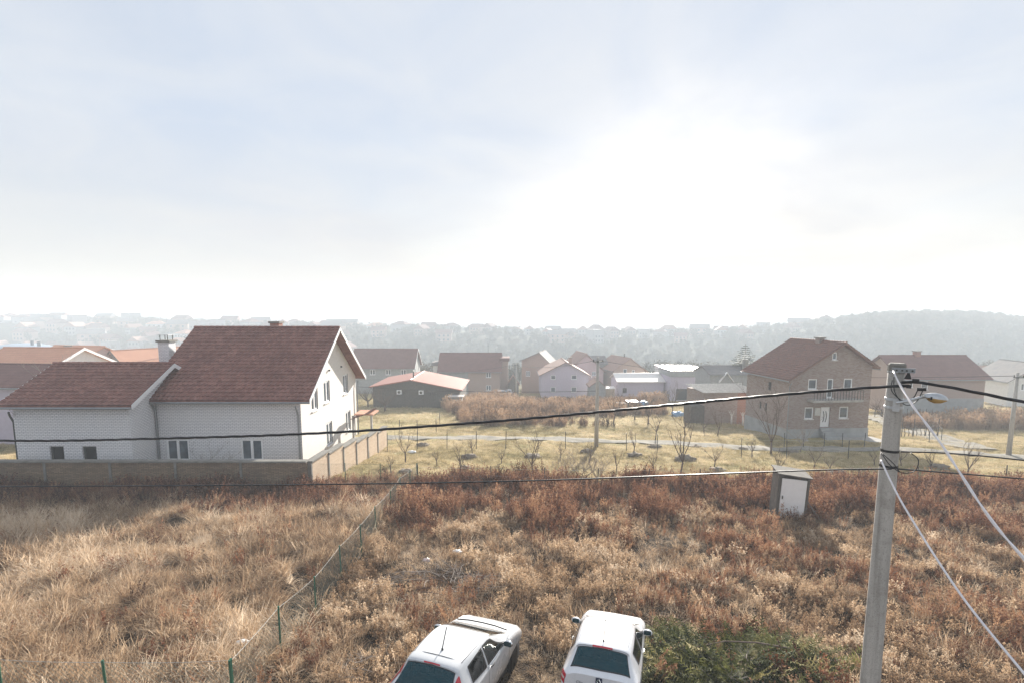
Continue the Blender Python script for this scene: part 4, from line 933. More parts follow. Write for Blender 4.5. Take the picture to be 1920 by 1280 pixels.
def yA(st, y): 
    ys_ = [r[0] for r in st]; return float(np.interp(y, ys_, np.linspace(0,1,len(ys_))))
# white three door with badge
def set_car(car, u, v, heading):
    p = G(u, v); car.location = p; d = Vector((math.sin(heading), math.cos(heading)))
    a, b = g1(p.x-d.x*0, p.y), g1(p.x+d.x*2.4, p.y+d.y*2.4); pitch = math.atan2(b-a, 2.4)
    car.rotation_euler = (pitch, 0, -heading)
cl_ = empty('car'); tag(cl_, 'white three door hatchback with diamond badge and dark rear window parked on dry grass', 'car')
shC = Shell(ST_A); A = lambda y: yA(ST_A, y)
WC = {'rear': [(A(.135),EDGE-.005),(A(.47),EDGE+.015),(A(.50),1.),(A(.115),1.)], 'side': [(A(.78),BELT+.05),(A(1.42),BELT+.012),(A(1.42),EDGE-.035),(A(.72),EDGE-.06)],
      'door': [(A(1.49),BELT+.012),(A(2.50),BELT+.015),(A(1.92),EDGE-.035),(A(1.47),EDGE-.03)], 'screen': [(A(1.95),EDGE),(A(2.80),EDGE),(A(2.84),1.),(A(1.95),1.)]}
car_common(cl_, shC, M['paint_white'], (.62,3.05), .82, (A(2.36),BELT+.01), M['paint_white'], list(WC.values()))
shC.pane('rear_window', M['rear_glass'], cl_, WC['rear'], both=True, off=.006, n=14)
rs = shC.patch('rear_spoiler', M['paint_white'], cl_, [(A(.50),EDGE-.02),(A(.66),EDGE-.02),(A(.66),1.),(A(.52),1.)], both=True, off=.022)
shC.patch('brake_light', M['red_lens'], cl_, [(A(.49),.93),(A(.53),.93),(A(.535),1.),(A(.495),1.)], both=True, off=.027, n=6)
for sx in (1,-1):
    shC.pane('side_window', M['side_glass'], cl_, WC['side'], sg=sx, off=.005)
    shC.pane('door_window', M['side_glass'], cl_, WC['door'], sg=sx, off=.005)
    for (nm, mt, c) in (('tail_light','red_lens',[(A(.010),.33),(A(.19),.38),(A(.20),BELT+.02),(A(.03),BELT+.10)]),):
        tl_ = shC.patch(nm, M[mt], cl_, c, sg=sx, off=.008)
    shC.patch('reverse_lamp', M['clear_lens'], cl_, [(A(.03),.40),(A(.10),.41),(A(.10),.45),(A(.03),.45)], sg=sx, off=.013, n=6)
    shC.line('door_seam', M['black'], cl_, [(A(1.45),.12),(A(1.45),BELT)], sx, .005, -.001); shC.line('door_seam', M['black'], cl_, [(A(2.68),.12),(A(2.68),BELT)], sx, .005, -.001)
    shC.line('roof_seam', M['grey_metal'], cl_, [(A(.66),EDGE+.03),(A(1.85),EDGE+.03)], sx, .006, -.001)
    p = shC.S(A(1.62), BELT-.06); MB().tube([(sx*(p[0]+.02),p[1]-.08,p[2]),(sx*(p[0]+.035),p[1],p[2]+.005),(sx*(p[0]+.02),p[1]+.08,p[2])], .014, 6).build('door_handle', M['paint_white'], cl_)
shC.pane('windscreen', M['side_glass'], cl_, WC['screen'], both=True, off=.005)
MB().tube([(0,.72,1.40),(0,.70,1.45)], [.03,.018], 8).build('aerial_base', M['black'], cl_); MB().tube([(0,.70,1.44),(0,.92,1.80)], .012, 5).build('aerial', M['black'], cl_)
MB().box(-.62,.62,-.075,.06,.38,.60).build('rear_bumper', M['paint_white'], cl_); MB().box(-.26,.26,-.082,-.076,.45,.56).build('number_plate', M['white_paint'], cl_)
Mb = Matrix.Translation((0,-.006,.80)) @ Matrix.Rotation(R(90),4,'X')
bd = MB().prism([(-.07,-.002,.865),(.07,-.002,.865),(.062,-.002,1.015),(-.062,-.002,1.015)], (0,-.018,0)).build('badge_plate', M['navy'], cl_)
rh = MB()
for (a, b_) in (((0,.058),(.036,0)),((.036,0),(0,-.058)),((0,-.058),(-.036,0)),((-.036,0),(0,.058))): rh.tube([(a[0],-.026,.94+a[1]),(b_[0],-.026,.94+b_[1])], .0095, 4)
rh.build('diamond_emblem', M['chrome'], bd)
text_mesh('Clio', .085, 'lettering', M['grey_letter'], cl_, Matrix.Translation((-.47,-.006,.82)) @ Matrix.Rotation(R(90),4,'X'))
set_car(cl_, 1120, 1362, R(17)); cl_.scale = (.94,.94,.94)

# pearl coloured car turned further right, with high tail lamps
ST_B = [(y*1.04, a*1.02, b_*1.02, c*1.02, d*1.04, e*1.03, f*1.035, g_) for (y,a,b_,c,d,e,f,g_) in ST_A]
pt = empty('car'); tag(pt, 'pearl grey hatchback with tall red tail lamps parked askew beside the white one', 'car')
shP = Shell(ST_B); B = lambda y: yA(ST_B, y)
WP = {'rear': [(B(.125),EDGE+.02),(B(.47),EDGE+.03),(B(.50),1.),(B(.11),1.)], 'side': [(B(.80),BELT+.045),(B(1.46),BELT+.012),(B(1.46),EDGE-.03),(B(.82),EDGE-.05)],
      'door': [(B(1.53),BELT+.012),(B(2.60),BELT+.015),(B(1.99),EDGE-.03),(B(1.51),EDGE-.025)], 'screen': [(B(2.04),EDGE),(B(2.90),EDGE),(B(2.94),1.),(B(2.04),1.)]}
car_common(pt, shP, M['paint_silver'], (.66,3.18), .835, (B(2.45),BELT+.012), M['chrome'], list(WP.values()))
shP.pane('rear_window', M['rear_glass'], pt, WP['rear'], both=True, off=.006, n=14)
shP.patch('rear_spoiler', M['paint_silver'], pt, [(B(.49),EDGE-.01),(B(.72),EDGE-.01),(B(.72),1.),(B(.51),1.)], both=True, off=.018)
shP.patch('brake_light', M['red_lens'], pt, [(B(.50),.94),(B(.53),.94),(B(.535),1.),(B(.505),1.)], both=True, off=.024, n=6)
for sx in (1,-1):
    shP.patch('tail_light', M['red_lens'], pt, [(B(.10),BELT-.06),(B(.26),BELT-.02),(B(.50),EDGE-.03),(B(.30),EDGE+.005)], sg=sx, off=.012)
    shP.patch('reverse_lamp', M['clear_lens'], pt, [(B(.27),BELT+.09),(B(.32),BELT+.08),(B(.40),EDGE-.06),(B(.33),EDGE-.03)], sg=sx, off=.018, n=6)
    shP.pane('side_window', M['side_glass'], pt, WP['side'], sg=sx, off=.005)
    shP.pane('door_window', M['side_glass'], pt, WP['door'], sg=sx, off=.005)
    shP.line('roof_seam', M['black'], pt, [(B(.74),EDGE+.035),(B(1.93),EDGE+.03)], sx, .007, .0)
    shP.line('window_trim', M['chrome'], pt, [(B(1.5),BELT+.004),(B(2.55),BELT+.006)], sx, .008, .006)
    shP.line('door_seam', M['black'], pt, [(B(1.49),.12),(B(1.49),BELT)], sx, .005, -.001); shP.line('door_seam', M['black'], pt, [(B(2.74),.12),(B(2.74),BELT)], sx, .005, -.001)
    p = shP.S(B(1.68), BELT-.06); MB().tube([(sx*(p[0]+.02),p[1]-.08,p[2]),(sx*(p[0]+.035),p[1],p[2]+.005),(sx*(p[0]+.02),p[1]+.08,p[2])], .014, 6).build('door_handle', M['paint_silver'], pt)
MB().tube([(-.55,.745,1.437),(-.3,.745,1.468),(0,.745,1.478),(.3,.745,1.468),(.55,.745,1.437)], .006, 4).build('roof_seam', M['black'], pt)
shP.pane('windscreen', M['side_glass'], pt, WP['screen'], both=True, off=.005)
MB().tube([(-.66,3.02,.995),(-.35,3.06,1.012),(0,3.07,1.017),(.35,3.06,1.012),(.66,3.02,.995)], .018, 5).build('wiper', M['black'], pt)
MB().tube([(0,.95,1.44),(0,.92,1.51)], [.035,.02], 8).build('aerial_base', M['black'], pt); MB().tube([(0,.92,1.50),(-.02,1.14,1.85)], .011, 5).build('aerial', M['black'], pt)
MB().box(-.64,.64,-.075,.06,.38,.62).build('rear_bumper', M['paint_silver'], pt)
set_car(pt, 783, 1408, R(20)); pt.scale = (.95,.95,.95)
# cars parked far off by the brick houses
for (u, v, hd, lab) in ((928,744,1.3,'distant pale car parked by the half grey house'), (952,744,.15,'distant white car parked at the scrub edge by the thin pole')):
    fc = empty('car'); tag(fc, lab, 'car'); s_ = Shell(ST_A); s_.body('body', M['paint_far'], fc, 28, 16)
    s_.patch('rear_window', M['car_glass'], fc, [(A(.175),EDGE),(A(.47),EDGE+.015),(A(.50),1.),(A(.165),1.)], both=True, off=.01, n=5)
    for sx in (1,-1): s_.patch('side_window', M['car_glass_side'], fc, [(A(.78),BELT+.05),(A(2.6),BELT+.015),(A(2.1),EDGE-.035),(A(.72),EDGE-.06)], sg=sx, off=.01, n=5)
    wheels(fc, (.62,3.05), .82); p = G(u, v); fc.location = p; fc.rotation_euler = (0,0,-hd)
# ------------------------------------------------------------------ bare trees
def bare_tree(name, label, p, h, spread=.5, trunk=.25, limbs=4, r=.05, seed=1, group=None, bark='bark', twig=3, cat='tree', upright=.75):
    rd = random.Random(seed); t = empty(name, p); tag(t, label, cat, group); tk = MB(); br = MB()
    top = Vector((rd.uniform(-.05,.05)*h, rd.uniform(-.05,.05)*h, h*trunk))
    tk.tube([(0,0,-.15), top*.5+Vector((rd.uniform(-.03,.03),0,0)), top], [r*1.25, r*1.05, r*.85], 7)
    tk.build('trunk', M[bark], t, True)
    def grow(a, d, L, rr, lev):
        n = 4; pts = [a]; dd = d.copy()
        for k in range(n):
            dd = (dd + Vector((rd.uniform(-.22,.22), rd.uniform(-.22,.22), rd.uniform(-.02,.16)))).normalized(); pts.append(pts[-1]+dd*L/n)
        br.tube(pts, [rr*(1-.7*k/n) for k in range(n+1)], 5 if lev == 0 else 3, False)
        if lev < twig:
            for k in range(rd.randint(3,5) if lev else 4):
                i = rd.randint(1,n); q = pts[i]
                az = rd.uniform(0, 2*math.pi); nd = (dd*1.0 + Vector((math.cos(az), math.sin(az), rd.uniform(-.1,.6)))*rd.uniform(.5,.9)).normalized()
                grow(q, nd, L*rd.uniform(.4,.62), max(.004, rr*.45), lev+1)
    for k in range(limbs):
        az = 2*math.pi*(k+rd.uniform(-.3,.3))/limbs; sp = spread*rd.uniform(.6,1.2)
        grow(top - Vector((0,0,rd.uniform(0,.1)*h*trunk)), Vector((math.cos(az)*sp, math.sin(az)*sp, upright)).normalized(), h*(1-trunk)*rd.uniform(.6,.85), r*.62, 0)
    br.build('branches', M[bark], t); return t
def px_h(u, vb, vt):
    p = G(u, vb); D = p.y*math.cos(PITCH) - (p.z-CAMZ)*math.sin(PITCH); return p, max(.6, at(u, vt, D).z - p.z)
OG = 'young bare trees in the orchard'; OL = 'young leafless orchard tree on the yellow meadow'
for k, (u,vb,vt,sp) in enumerate([(1000,893,806,.45),(760,866,798,.55),(866,895,828,.25),(1273,899,778,.42),(1228,826,762,.6),(1187,852,802,.5),(1340,878,830,.5),(1225,884,838,.4),(1285,816,768,.5),(1320,812,772,.6),(1345,816,766,.6),(1810,897,822,.55),(1556,886,850,.5),(1690,872,838,.5),(886,853,816,.3),(1105,868,822,.4),(1155,884,842,.3),(1410,858,812,.5),(1458,892,840,.4),(1525,878,836,.5),(940,868,838,.4),(1640,872,842,.4),(1745,884,838,.5),(820,872,842,.35),(1050,862,828,.4)]):
    p, h = px_h(u,vb,vt); bare_tree('orchard_tree', OL, p, h, sp, .28, 4, .021*h**.6+.009, 100+k, OG, twig=2)
p, h = px_h(735,895,850); bare_tree('orchard_tree', 'crooked leaning little tree between the tan wall and the mesh fence', p, h, .6, .5, 3, .04, 31, twig=2)
p, h = px_h(1445,850,738); bare_tree('bare_tree', 'tall thin leafless tree in front of the two storey brick house', p, h, .4, .2, 5, .07, 33)
p, h = px_h(1500,846,770); bare_tree('bare_tree', 'pale twiggy tree beside the yard fence of the brick house', p, h, .8, .2, 5, .04, 37, bark='bark_pale')
p, h = px_h(722,771,727); bare_tree('bare_tree', 'spreading bare tree on the lawn in front of the plank barn', p, h, 1.1, .3, 6, .14, 35, upright=.5)
p, h = px_h(690,762,722); bare_tree('bare_tree', 'grey bare tree behind the sun-tinted gable corner', p, h*1.1, .9, .25, 6, .12, 36, upright=.5)
for k, (u,vb,vt) in enumerate([(1215,795,735),(1262,778,722),(1150,790,735),(1190,786,742)]):
    p, h = px_h(u,vb,vt); bare_tree('bare_tree', 'twiggy bare tree standing in the brown scrub', p, h, .55, .25, 5, .08, 50+k, 'bare trees in the scrub')
p, h = px_h(1660,800,745); bare_tree('bare_tree', 'bare garden tree between the two brick houses', p, h, .8, .25, 6, .09, 61)
p = Vector((-29.9, 33, g1(-29.9,33))); bare_tree('bare_tree', 'dark bare tree at the far corner of the left wing', p, 5.2, .6, .3, 5, .10, 62)
p = Vector((-31.3, 36.5, g1(-31,36))); bare_tree('bare_tree', 'pale bare tree on the lawn left of the white house', p, 7.2, .5, .3, 5, .09, 63, bark='bark_pale')
for k, (u,vb,vt) in enumerate([(1088,902,836),(1120,900,846),(1060,898,850)]):
    p, h = px_h(u,vb,vt); bare_tree('bare_shrub', 'grey twiggy shrub at the edge of the orchard', p, h, .9, .06, 8, .03, 70+k, 'grey shrubs between weeds and orchard', 'bark_pale', 3, 'shrub', .8)
for k, (u,v) in enumerate([(1359,790),(1371,794),(1393,797)]):
    p, h = px_h(u,v,768); bare_tree('fruit_tree', 'lime washed trunk of a pruned tree beside the brick house', p, h, .5, .6, 3, .09, 80+k, 'lime washed trees', 'lime', 1)
p = Vector((-18.5, 30.6, ZH)); bare_tree('bare_shrub', 'leafless shrub between the front windows of the white house', p, 2.4, .9, .05, 7, .02, 91, None, 'bark', 2, 'shrub')

# conifers
def conifer(name, label, p, h, w, seed, group=None, layers=16, mat=None):
    rd = random.Random(seed); t = empty(name, p); tag(t, label, 'tree', group)
    MB().tube([(0,0,-.3),(0,0,h*.98)], [h*.02+.03,.02], 7).build('trunk', M['bark'], t)
    mb = MB()
    for k in range(layers):
        f = k/(layers-1); z = h*(.1+.88*f); L = w*(1-f)**.8*rd.uniform(.8,1.1)+.08
        for j in range(12):
            az = 2*math.pi*(j+rd.random())/12; d = Vector((math.cos(az), math.sin(az), 0)); LL = L*rd.uniform(.65,1.1); sd = Vector((-d.y,d.x,0))
            for q in range(6):
                s0 = LL*(q+.2)/6; zz = z + .12*s0 - .25*s0*s0/max(LL,.1)*.5 + (.1*s0 if q > 3 else 0); ww = (.22+.34*(1-q/6))*min(1.2, LL*.5)
                for sg in (-1,1):
                    a = d*s0 + Vector((0,0,zz)); b_ = a + d*LL*.16 + sd*sg*ww + Vector((0,0,rd.uniform(-.12,.02))); c = a + d*LL*.26 + Vector((0,0,.03))
                    mb.add([a, b_, c], [(0,1,2)])
    mb.build('crown', mat or M['needle'], t); return t
m, n, l, b = base('needles', .8, .2); M['needle'] = m
g = n.new('ShaderNodeNewGeometry'); l.new(ramp(n, l, g.outputs['Random Per Island'], [(0,(.02,.035,.016)), (1,(.06,.085,.035))]), b.inputs['Base Color'])
p, h = px_h(1392,760,642); conifer('spruce_tree', 'tall dark spruce behind the chimney beside the brick house', Vector((p.x,p.y,p.z)), h, 5.4, 5, None, 30)

# ------------------------------------------------------------------ weeds and grass, scattered as instances
def unlinked(name, mb, mat):
    me = bpy.data.meshes.new(name); me.from_pydata(mb.v, [], mb.f); me.materials.append(mat); return bpy.data.objects.new(name, me)
def blade(mb, p, az, L, w, droop, seg=3, lean=.2):
    d = Vector((math.cos(az), math.sin(az), 0)); s = Vector((-d.y,d.x,0)); a = math.pi/2 - lean; pos = Vector(p); pts = []
    for k in range(seg+1):
        ww = w*(1-k/seg*.85); pts.append((pos - s*ww/2, pos + s*ww/2)); pos = pos + (d*math.cos(a) + Vector((0,0,math.sin(a))))*(L/seg); a -= droop/seg*(1+k*.5)
    for k in range(seg): mb.quad(pts[k][0], pts[k][1], pts[k+1][1], pts[k+1][0])
def tuft(seed, n, L, w, rad, droop, lean=.35):
    rd = random.Random(seed); mb = MB(); bias = rd.uniform(0, 6.28)
    for k in range(n):
        a = rd.uniform(0,6.28); rr = rad*math.sqrt(rd.random()); az = a if rd.random() < .6 else bias + rd.uniform(-.6,.6)
        blade(mb, (rr*math.cos(a), rr*math.sin(a), -.03), az, L*rd.uniform(.45,1.15), w*rd.uniform(.6,1.3), droop*rd.uniform(.3,1.4), 3, rd.uniform(.02, lean))
    return mb
def weed(seed, n, H, rad, heads=10, hs=.03, bushy=.5, tw=.008):
    """upright dead stems with side twigs and withered leaf scraps"""
    rd = random.Random(seed); mb = MB()
    for k in range(n):
        a = rd.uniform(0,6.28); rr = rad*math.sqrt(rd.random()); p = Vector((rr*math.cos(a), rr*math.sin(a), -.05)); h = H*rd.uniform(.5,1.1)
        d = Vector((rd.uniform(-.28,.28), rd.uniform(-.28,.28), 1)).normalized(); tip = p + d*h; s = Vector((-d.y+.01,d.x,0)).normalized() if abs(d.x)+abs(d.y) > .01 else Vector((1,0,0))
        mb.add([p-s*tw, p+s*tw, tip], [(0,1,2)]); s2 = s.cross(d); mb.add([p-s2*tw, p+s2*tw, tip], [(0,1,2)])
        for j in range(heads):
            f = rd.uniform(.25,1.02)**.8; q = p + d*h*f; az = rd.uniform(0,6.28); o = Vector((math.cos(az), math.sin(az), rd.uniform(.1,1.2))).normalized()
            e = q + o*h*.2*bushy*(1.25-f)*rd.uniform(.5,1.3); mb.add([q, q+Vector((tw,tw,0)), e], [(0,1,2)])
            for _ in range(2):
                c = q.lerp(e, rd.uniform(.35,1.05)); u = Vector((rd.uniform(-1,1),rd.uniform(-1,1),rd.uniform(-1,1))).normalized(); v = u.orthogonal().normalized(); z = hs*rd.uniform(.5,1.4)
                mb.add([c-u*z, c+v*z*.45, c+u*z, c-v*z*.45], [(0,1,2,3)])
    return mb
STRAW = [(0,(.10,.065,.04)), (.3,(.26,.165,.10)), (.55,(.46,.325,.205)), (.8,(.63,.48,.33)), (1,(.72,.60,.46))]
RUST = [(0,(.05,.025,.016)), (.3,(.14,.055,.03)), (.55,(.27,.13,.075)), (.8,(.43,.24,.14)), (1,(.54,.35,.21))]
MEAD = [(0,(.15,.125,.05)), (.3,(.33,.27,.135)), (.6,(.52,.42,.25)), (.85,(.66,.54,.35)), (1,(.72,.61,.43))]
GREEN = [(0,(.014,.02,.008)), (.35,(.075,.085,.024)), (.7,(.20,.20,.06)), (1,(.38,.32,.14))]
SCRUB = [(0,(.09,.06,.042)), (.3,(.22,.14,.09)), (.6,(.40,.26,.165)), (1,(.58,.42,.28))]
M['straw'] = leafy('straw', STRAW, .4); M['rust'] = leafy('rust_weed', RUST, .35); M['mead'] = leafy('meadow_grass', MEAD, .4); M['sprig'] = leafy('cut_evergreen', GREEN, .25); M['scrub'] = leafy('scrub_twigs', SCRUB, .3)
def collection(name, objs):
    c = bpy.data.collections.new(name)
    for o in objs: c.objects.link(o)
    return c
C_STRAW = collection('straw', [unlinked('a%d' % i, tuft(i, 60, .70, .019, .24, 1.8, .8), M['straw']) for i in range(4)] + [unlinked('b%d' % i, tuft(20+i, 52, .62, .019, .32, 1.2, 1.35), M['straw']) for i in range(3)])
C_MAT = collection('mat', [unlinked('a%d' % i, tuft(70+i, 46, .62, .020, .36, 1.0, 1.5), M['straw']) for i in range(5)])
C_RUST = collection('rust', [unlinked('a%d' % i, weed(i, 11, 1.0, .22, 12, .034, .7), M['rust']) for i in range(4)] + [unlinked('b%d' % i, weed(10+i, 13, .62, .26, 13, .032, 1.2), M['rust']) for i in range(3)])
C_TAN = collection('tan', [unlinked('a%d' % i, weed(30+i, 15, .55, .28, 14, .028, 1.6), M['straw']) for i in range(4)])
C_MEAD = collection('mead', [unlinked('a%d' % i, tuft(40+i, 70, .17, .014, .34, .9, 1.2), M['mead']) for i in range(4)])
C_SCRUB = collection('scrub', [unlinked('a%d' % i, weed(50+i, 22, 2.0, .8, 14, .09, 1.0, .028), M['scrub']) for i in range(4)])
def sprig(seed):
    rd = random.Random(seed); mb = MB()
    for k in range(7):
        az = rd.uniform(-.9,.9); d = Vector((math.cos(az), math.sin(az), rd.uniform(-.1,.35))).normalized(); L = rd.uniform(.4,.75); s = Vector((-d.y,d.x,0))
        mb.tube([(0,0,0), d*L], [.006,.002], 3, False)
        for j in range(22):
            q = d*L*(j+1)/22; sg = 1 if j % 2 else -1; e = q + s*sg*rd.uniform(.05,.11) + d*.05 + Vector((0,0,rd.uniform(-.05,.05))); w = d*.017
            mb.add([q-w, q+w, e], [(0,1,2)])
    return mb
C_SPRIG = collection('sprig', [unlinked('a%d' % i, sprig(i), M['sprig']) for i in range(4)])
def scatter(name, label, xyz, rot, scl, idx, tint, coll):
    me = bpy.data.meshes.new(name); me.from_pydata([tuple(p) for p in xyz], [], []); N = len(xyz)
    for nm, tp, dat in (('rot','FLOAT_VECTOR',rot), ('scl','FLOAT_VECTOR',scl)):
        a = me.attributes.new(nm, tp, 'POINT'); a.data.foreach_set('vector', np.asarray(dat, 'f').ravel())
    a = me.attributes.new('idx', 'INT', 'POINT'); a.data.foreach_set('value', np.asarray(idx, 'i'))
    a = me.attributes.new('tint', 'FLOAT', 'POINT'); a.data.foreach_set('value', np.asarray(tint, 'f'))
    ng = bpy.data.node_groups.new(name, 'GeometryNodeTree'); ng.interface.new_socket('Geometry', in_out='INPUT', socket_type='NodeSocketGeometry'); ng.interface.new_socket('Geometry', in_out='OUTPUT', socket_type='NodeSocketGeometry')
    N_, L_ = ng.nodes, ng.links; gi_, go_ = N_.new('NodeGroupInput'), N_.new('NodeGroupOutput'); ip = N_.new('GeometryNodeInstanceOnPoints'); ci = N_.new('GeometryNodeCollectionInfo')
    ci.inputs['Collection'].default_value = coll; ci.inputs['Separate Children'].default_value = True; ci.inputs['Reset Children'].default_value = True
    def attr(nm, tp): q = N_.new('GeometryNodeInputNamedAttribute'); q.data_type = tp; q.inputs['Name'].default_value = nm; return q.outputs['Attribute']
    L_.new(gi_.outputs[0], ip.inputs['Points']); L_.new(ci.outputs[0], ip.inputs['Instance']); ip.inputs['Pick Instance'].default_value = True
    L_.new(attr('idx','INT'), ip.inputs['Instance Index']); er = N_.new('FunctionNodeEulerToRotation'); L_.new(attr('rot','FLOAT_VECTOR'), er.inputs[0]); L_.new(er.outputs[0], ip.inputs['Rotation']); L_.new(attr('scl','FLOAT_VECTOR'), ip.inputs['Scale'])
    L_.new(ip.outputs[0], go_.inputs[0])
    o = bpy.data.objects.new(name, me); COL.objects.link(o); md = o.modifiers.new('scatter', 'NODES'); md.node_group = ng; tag(o, label, None, None, 'stuff'); return o
def vnoise(x, y, s, seed=0.):
    return np.array([mnoise.noise(Vector((a*s+seed, b_*s-seed*1.7, seed*.3))) for a, b_ in zip(x, y)])
def field(n, y0, y1, kx=1.06, pad=4, pw=1.0):
    y = y0 + (y1-y0)*rng.random(n*2)**pw; w = kx*y+pad; keep = rng.random(n*2) < w/(kx*y1+pad); y = y[keep][:n]; x = (rng.random(len(y))*2-1)*(kx*y+pad); return x, y
cars_xy = []
for c_, L in ((cl_,3.8),(pt,3.95)):
    h_ = -c_.rotation_euler[2]; d = np.array((math.sin(h_), math.cos(h_))); cars_xy.append((np.array(c_.location[:2]), d, L))
pole_xy = np.array((px,py))
wallx = lambda x, y: (x < -11.0) & (y > 27.1)
def free(x, y, m=.15):
    ok = ~wallx(x,y)
    for p0, d, L in cars_xy:
        rx, ry = x-p0[0], y-p0[1]; al = rx*d[0]+ry*d[1]; ac = rx*d[1]-ry*d[0]; ok &= ~((al > -.35-m) & (al < L+m+.1) & (np.abs(ac) < .9+m))
    o_ = np.array(pv.location[:2]); ok &= ~((np.abs(x-o_[0]-.6) < .75) & (np.abs(y-o_[1]-.7) < .85))
    ok &= np.hypot(x-px, y-py) > .4
    return ok
fx = np.array([p.x for p in fp][::-1]); fy = np.array([p.y for p in fp][::-1]); o_ = np.argsort(fy)
fence_x = lambda y: np.interp(y, fy[o_], fx[o_])
def emit(name, label, x, y, sc, tint, coll, nvar, lean=.18, zs=None, dz=0.):
    N = len(x); z = gz(x,y) + dz; rot = np.stack([rng.normal(0,lean,N), rng.normal(0,lean,N), rng.random(N)*6.283], 1)
    s = np.stack([sc,sc,sc*(zs if zs is not None else 1)], 1); return scatter(name, label, np.stack([x,y,z],1), rot, s, rng.integers(0,nvar,N), tint, coll)
# near field
x, y = field(40000, 5.0, 29.6, 1.08, 4); ok = free(x,y); x, y = x[ok], y[ok]
n1 = vnoise(x,y,.28,3.); n2 = vnoise(x,y,.9,11.); n3 = vnoise(x,y,.13,23.); n4 = vnoise(x,y,.5,31.)
left = x < fence_x(y)
band = np.where(left, sstep(21.5, 24.5, y + 1.6*n1), sstep(18.5, 24, y + 4.2*n1))                                   # tall weeds towards the far edge
U = rng.random(len(x))
tread = np.exp(-(((x-1.3)/3.6)**2)**2)*(1-sstep(10.5, 13.0, y+.8*n4))    # trodden parking ground
n5 = vnoise(x,y,1.9,47.); hollow = np.maximum(sstep(.12, .30, -n2-.35*n1), .85*sstep(.12, .3, -n5-.3*n4))                                   # gaps over dark ground, standing in for shaded hollows
# straw: standing tufts on the left, flattened mats on the right
k = left & (U > .93*hollow) & (U > .75*band); sc = (.65+.6*rng.random(len(x)))*(1+.4*n3+.25*n4)
emit('dry_grass', 'pale dry grass tufts of the unmown field', x[k], y[k], sc[k], np.clip(.52+.55*n1+.45*n5-.15*band,.02,.9)[k], C_STRAW, 7, .38)
k = ~left & (U > .9*hollow) & (rng.random(len(x)) < .62) & (U > .25*band); sc = (.45+.45*rng.random(len(x)))*(1+.3*n4)*(1-.55*tread)
emit('matted_grass', 'flattened pale dead grass around the cars and heaps', x[k], y[k], sc[k], np.clip(.46+.5*n5+.3*n1-.14*band+.12*tread,.02,.9)[k], C_MAT, 5, .3, .55+.3*rng.random(k.sum()))
# rust weeds in drifts
drift = sstep(.02, .30, n1+.35*n4)
pr = np.where(left, .05*sstep(.0,.3,n4) + .62*band, .55*drift*(1-.8*tread) + .36*band*(.6+.8*sstep(-.2,.3,n4)) + .55*sstep(5, 9, x)*sstep(-.25,.15,n4)*(1-band)); pr = pr*(1-.75*hollow)
k = (rng.random(len(x)) < pr*1.0) & (tread < .35); hgt_ = (.40+.50*rng.random(len(x)))*(1+.35*n1)*(.60+.55*band)*np.where(left, .72, 1)
emit('rust_weeds', 'rust brown dead weeds standing in the field', x[k], y[k], hgt_[k], np.clip(.44+.7*n5+.3*n1-.04*band,.02,.85)[k], C_RUST, 7, .2)
tan = sstep(.05, .35, -n1+.5*n4); k = (rng.random(len(x)) < .34*tan + .04) & ~left & (tread < .4) & (band < .85); emit('tan_weeds', 'feathery tan weeds between the cars and the orchard', x[k], y[k]+.1, (.45+.6*rng.random(k.sum()))*(1+.3*n1[k]), np.clip(.50+.45*n4[k]+.15*n2[k],.02,.85), C_TAN, 4, .25)
k = left & (rng.random(len(x)) < .05*sstep(.05,.3,n4)+.012); emit('field_stalks', 'brown stalks rising through the straw grass', x[k], y[k], .5+.4*rng.random(k.sum()), np.clip(.4+.4*n4[k],.02,.8), C_RUST, 7, .25)
# tall dark weeds against the garden wall and along the orchard edge
yy = 27.3 - np.abs(rng.normal(0,1.6,2000)); xx = -33 + 24*rng.random(2000); wn_ = vnoise(xx,yy,.35,4.); emit('wall_weeds', 'tall dark red weeds growing against the garden wall', xx, yy, (.5+.4*rng.random(2000))*(1+.7*wn_), np.clip(.12+.25*rng.random(2000),0,1), C_RUST, 7, .16)
yy = 28.3 + rng.normal(0,1.1,3000); xx = -9 + 44*rng.random(3000); ok = free(xx,yy); wn_ = vnoise(xx,yy,.33,14.); ok &= rng.random(3000) < .5+1.5*wn_
emit('edge_weeds', 'tangled brown weeds along the orchard edge', xx[ok], yy[ok], ((.5+.5*rng.random(3000))*(1+.6*wn_))[ok], np.clip(.16+.55*rng.random(3000)+.4*vnoise(xx,yy,.8,2.),0,.9)[ok]*.9, C_RUST, 7, .25)
# orchard meadow
x, y = field(30000, 29.2, 58, 1.05, 3); on_road = np.zeros(len(x), bool)
RP = [G(*p) for p in [(560,822),(725,823),(1000,822),(1250,830),(1450,841),(1700,842),(1990,862)]]; ry = np.interp(x, [p.x for p in RP], [p.y for p in RP]); on_road = np.abs(y-ry) < 1.75
inb = (x > p.x) & False
bl = bh.location; inhouse = (x > bl.x-1) & (x < bl.x+9.5) & (y > bl.y-2.6); wh_in = (x < -10.6) & (x > -32.5)
ok = ~on_road & ~inhouse & ~wh_in; x, y = x[ok], y[ok]; n1 = vnoise(x,y,.2,5.); n2 = vnoise(x,y,.8,9.); ok = rng.random(len(x)) < .75+.5*n2; x, y, n1, n2 = x[ok], y[ok], n1[ok], n2[ok]
emit('meadow_grass', 'short yellow green grass of the orchard meadow', x, y, .8+.7*rng.random(len(x)), np.clip(.46+.55*n1+.3*n2,.02,.85), C_MEAD, 4, .1)
